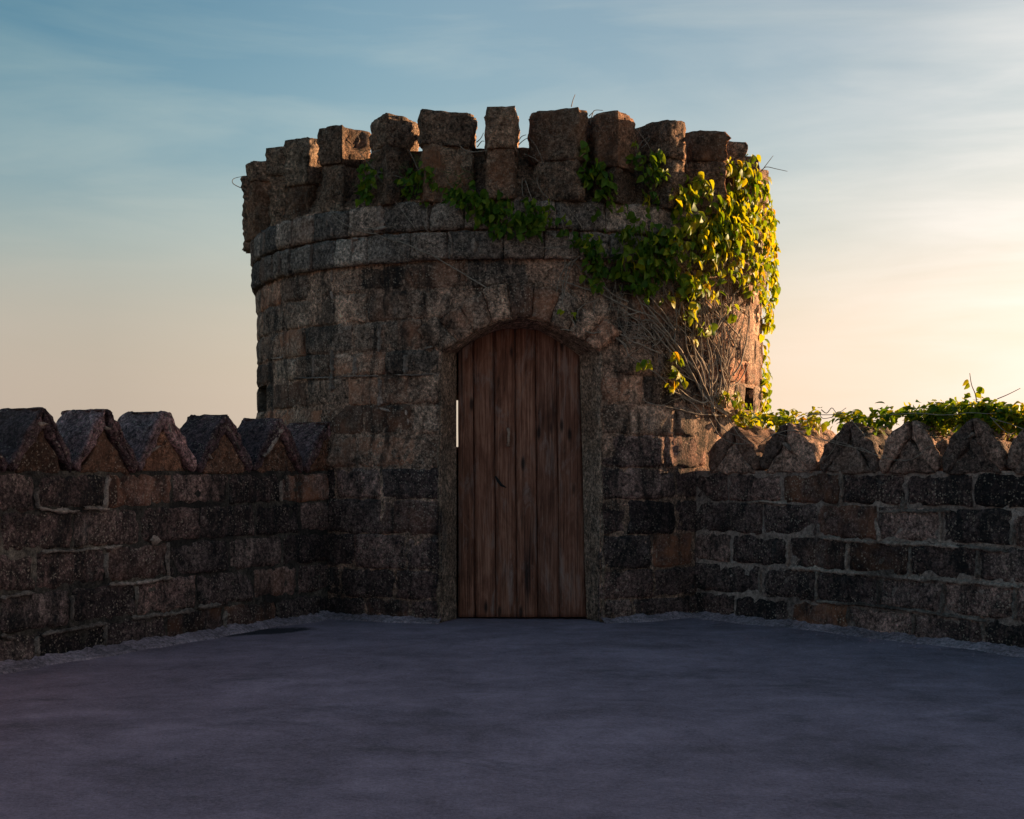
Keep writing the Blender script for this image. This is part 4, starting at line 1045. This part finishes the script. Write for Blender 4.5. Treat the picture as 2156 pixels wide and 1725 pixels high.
# tufts rooted below the battlements, left of the vine
def tuft(x0, x1, y0, y1, n, label):
    cx, cy = (x0 + x1) / 2, (y0 + y1) / 2
    a, z = on_tower(cx, cy, 2.2)
    t = thing('leafy_tuft', tuple(tw(a, z, 2.16)), label, 'plant', 'small leafy tufts under the battlements')
    L = []
    mb = MB()
    for _ in range(n):
        x, y = random.gauss(cx, (x1 - x0) / 4.5), random.gauss(cy, (y1 - y0) / 4.5)
        p, zz = on_tower(x, y, 2.19); nrm = Vector((math.sin(p), -math.cos(p), 0))
        rr = tower_r(zz)
        cluster(tw(p, zz, rr + random.uniform(0.0, 0.05)), nrm, 0.045, 5, 0.040, 'leaf_dark', L)
    for _ in range(9):
        x, y = random.uniform(x0, x1), random.uniform(y0, y1)
        p, zz = on_tower(x, y, 2.19)
        W = [tw(p + 0.02 * k * random.uniform(-1, 1), zz + 0.03 * k, tower_r(zz) + 0.02 + 0.02 * math.sin(k)) for k in range(4)]
        mb.tube(W, [0.003, 0.0028, 0.002, 0.0015], 4)
    mb.build('stem', M['green_stem'], t)
    put_leaves(t, L, 60)
tuft(752, 802, 335, 425, 14, 'leafy tuft beside the sunlit left merlon, leftmost of three green tufts under the battlements')
tuft(842, 925, 345, 425, 22, 'leafy tuft under the wide merlon left of the narrow one, middle of three tufts')
tuft(935, 1000, 375, 440, 12, 'small dim tuft just left of the narrow central merlon, rightmost of three tufts')

# vine along the top of the right-hand wall
rv = thing('climbing_vine', (RA.x + RD.x * 1.8, RA.y + RD.y * 1.8, 1.1), 'leafy vine spread along the top of the right wall over its gables', 'vine')
L = []
def wall_leaf(x, y, t, n, rad, size, key, boost=0.0):
    """cluster above the right wall, t metres behind its inner face"""
    A2 = RA - RN * t
    s, z = on_wall(x, y, A2, RD); p = A2 + RD * s
    cluster(Vector((p.x, p.y, z)), Vector((RN.x * 0.6, RN.y * 0.6, 0.75)).normalized(), rad, n, size, key, L, droop=0.5, boost=boost)
def band(x0, x1, top, bot, n, k, key, size=0.045):
    for _ in range(n):
        f = random.random(); x = x0 + (x1 - x0) * f
        yt, yb = top(f), bot(f)
        wall_leaf(x, random.uniform(yt, yb), random.uniform(0.05, 0.40), k, 0.05, size, key)
band(1905, 2180, lambda f: 872 - 13 * math.sin(f * 3.1) , lambda f: 905, 95, 7, 'leaf')
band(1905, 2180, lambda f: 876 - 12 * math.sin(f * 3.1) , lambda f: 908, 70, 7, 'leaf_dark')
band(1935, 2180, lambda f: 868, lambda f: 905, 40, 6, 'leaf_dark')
band(1640, 1730, lambda f: 882, lambda f: 908, 22, 5, 'leaf')
band(1700, 1730, lambda f: 880, lambda f: 910, 8, 5, 'leaf')
band(1760, 1910, lambda f: 880, lambda f: 900, 14, 5, 'leaf')
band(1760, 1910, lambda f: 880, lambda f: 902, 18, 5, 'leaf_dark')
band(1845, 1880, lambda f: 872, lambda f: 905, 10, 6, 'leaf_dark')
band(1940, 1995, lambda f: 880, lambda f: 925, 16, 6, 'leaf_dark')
band(2060, 2180, lambda f: 890, lambda f: 915, 14, 6, 'leaf')
band(1560, 1640, lambda f: 885, lambda f: 905, 16, 6, 'leaf')
for s in range(60):                                       # it runs on along the wall outside the picture
    ss = random.uniform(2.6, 4.6); A2 = RA - RN * random.uniform(0.05, 0.4); p = A2 + RD * ss
    cluster(Vector((p.x, p.y, random.uniform(1.36, 1.52))), Vector((0, 0, 1)), 0.06, 6, 0.045, 'leaf', L, droop=0.4, boost=-0.05)
put_leaves(rv, L, 290)
RS = [([(530, 470), (620, 410), (740, 400), (800, 430), (1000, 480), (1100, 500), (1200, 545), (1290, 565), (1400, 550), (1470, 490), (1530, 470), (1640, 370)], 3.2), ([(1030, 330), (1110, 420), (1115, 450), (1180, 390), (1250, 370)], 3), ([(480, 300), (600, 400), (680, 430)], 3), ([(240, 330), (300, 430), (380, 470), (480, 470)], 3.5), ([(350, 330), (420, 440), (500, 480)], 3),
      ([(260, 300), (320, 390), (420, 430), (540, 430)], 3), ([(1820, 320), (1900, 400), (1960, 420)], 3), ([(1830, 330), (1930, 360), (2010, 390)], 3), ([(880, 450), (1000, 470), (1120, 520), (1230, 545)], 2.5), ([(960, 440), (940, 500), (880, 570)], 2.5), ([(1250, 310), (1400, 300), (1560, 310), (1700, 300), (1850, 300)], 3), ([(780, 300), (900, 310), (1000, 300), (1060, 290)], 3), ([(600, 400), (700, 350), (850, 330)], 2.5)]
for Lp, r in RS:
    pts = []
    for p in Lp:
        A2 = RA + RN * 0.035; s, z = on_wall(*c4(*p), A2, RD); q = A2 + RD * s; pts.append(Vector((q.x, q.y, z)))
    P = smooth_pts(pts); n = len(P); mb = MB()
    P = [p + Vector((0, 0, 0.006 * fn((i * 0.3, r * 9, 0), 1, 3))) for i, p in enumerate(P)]
    mb.tube(P, [r * 0.001 * (1 - 0.4 * i / n) for i in range(n)], 5); mb.build('stem', M['stem'], rv)
for Lp in ([(870, 280), (900, 300), (930, 270), (960, 300), (1010, 270)], [(790, 320), (850, 300), (880, 330), (940, 320)], [(1860, 220), (1920, 195), (1990, 160)], [(1200, 300), (1230, 280), (1270, 262)]):
    free_stem([at(*c4(*p), 8.7 if p[0] < 1500 else 8.25) for p in Lp], 0.0035, 0.002, rv, M['stem'])
# upright sprig on the wall top
free_stem([at(*c4(*p), 8.2) for p in [(1745, 240), (1735, 190), (1715, 140), (1705, 75)]], 0.004, 0.002, rv, M['green_stem'])
for (x, y, sd) in ((1695, 110, -1), (1750, 150, 1), (1705, 185, -1), (1742, 180, 1), (1700, 130, -1), (1760, 155, 1)):
    p = at(*c4(x, y), 8.2); o = bpy.data.objects.new('leaf', LM['leaf'][random.randrange(5)]); COL.objects.link(o); o.parent = rv
    o.matrix_parent_inverse = Matrix.Translation(-ORIG[rv.name]); o.matrix_basis = orient(p, Vector((0.5 * sd, 0, -0.8)), Vector((-0.6 * sd, -0.6, 0.4)), 0.05)

# grit and crumbs lying on the cement, thicker along the foot of the masonry
gb = MB()
for k in range(600):
    if k % 3:
        w = random.random(); A2, D2, N2 = (LA, LD, LN) if w < 0.42 else (RA, RD, RN)
        p = A2 + D2 * random.uniform(0, 5) + N2 * (0.10 + abs(random.gauss(0, 0.22)))
    else: p = Vector((random.uniform(-2.6, 3.0), random.uniform(4.0, 9.0)))
    r = random.uniform(0.003, 0.009); z = 0.010 * fn((p.x, p.y, 0.3), 0.9, 3) + r * 0.4
    a = random.uniform(0, 6.28); V = []
    for j in range(5): V.append((p.x + r * math.cos(a + j * 1.257) * random.uniform(0.7, 1.3), p.y + r * math.sin(a + j * 1.257) * random.uniform(0.7, 1.3), z - r * 0.4))
    V.append((p.x, p.y, z + r * 0.5))
    gb.add(V, [(j, (j + 1) % 5, 5) for j in range(5)])
go = mesh_obj('grit', gb.v, gb.f, M['floor'], None, smooth=False)
go['kind'] = 'stuff'; go['label'] = 'loose grit and crumbs scattered over the cement floor'; go['category'] = 'grit'
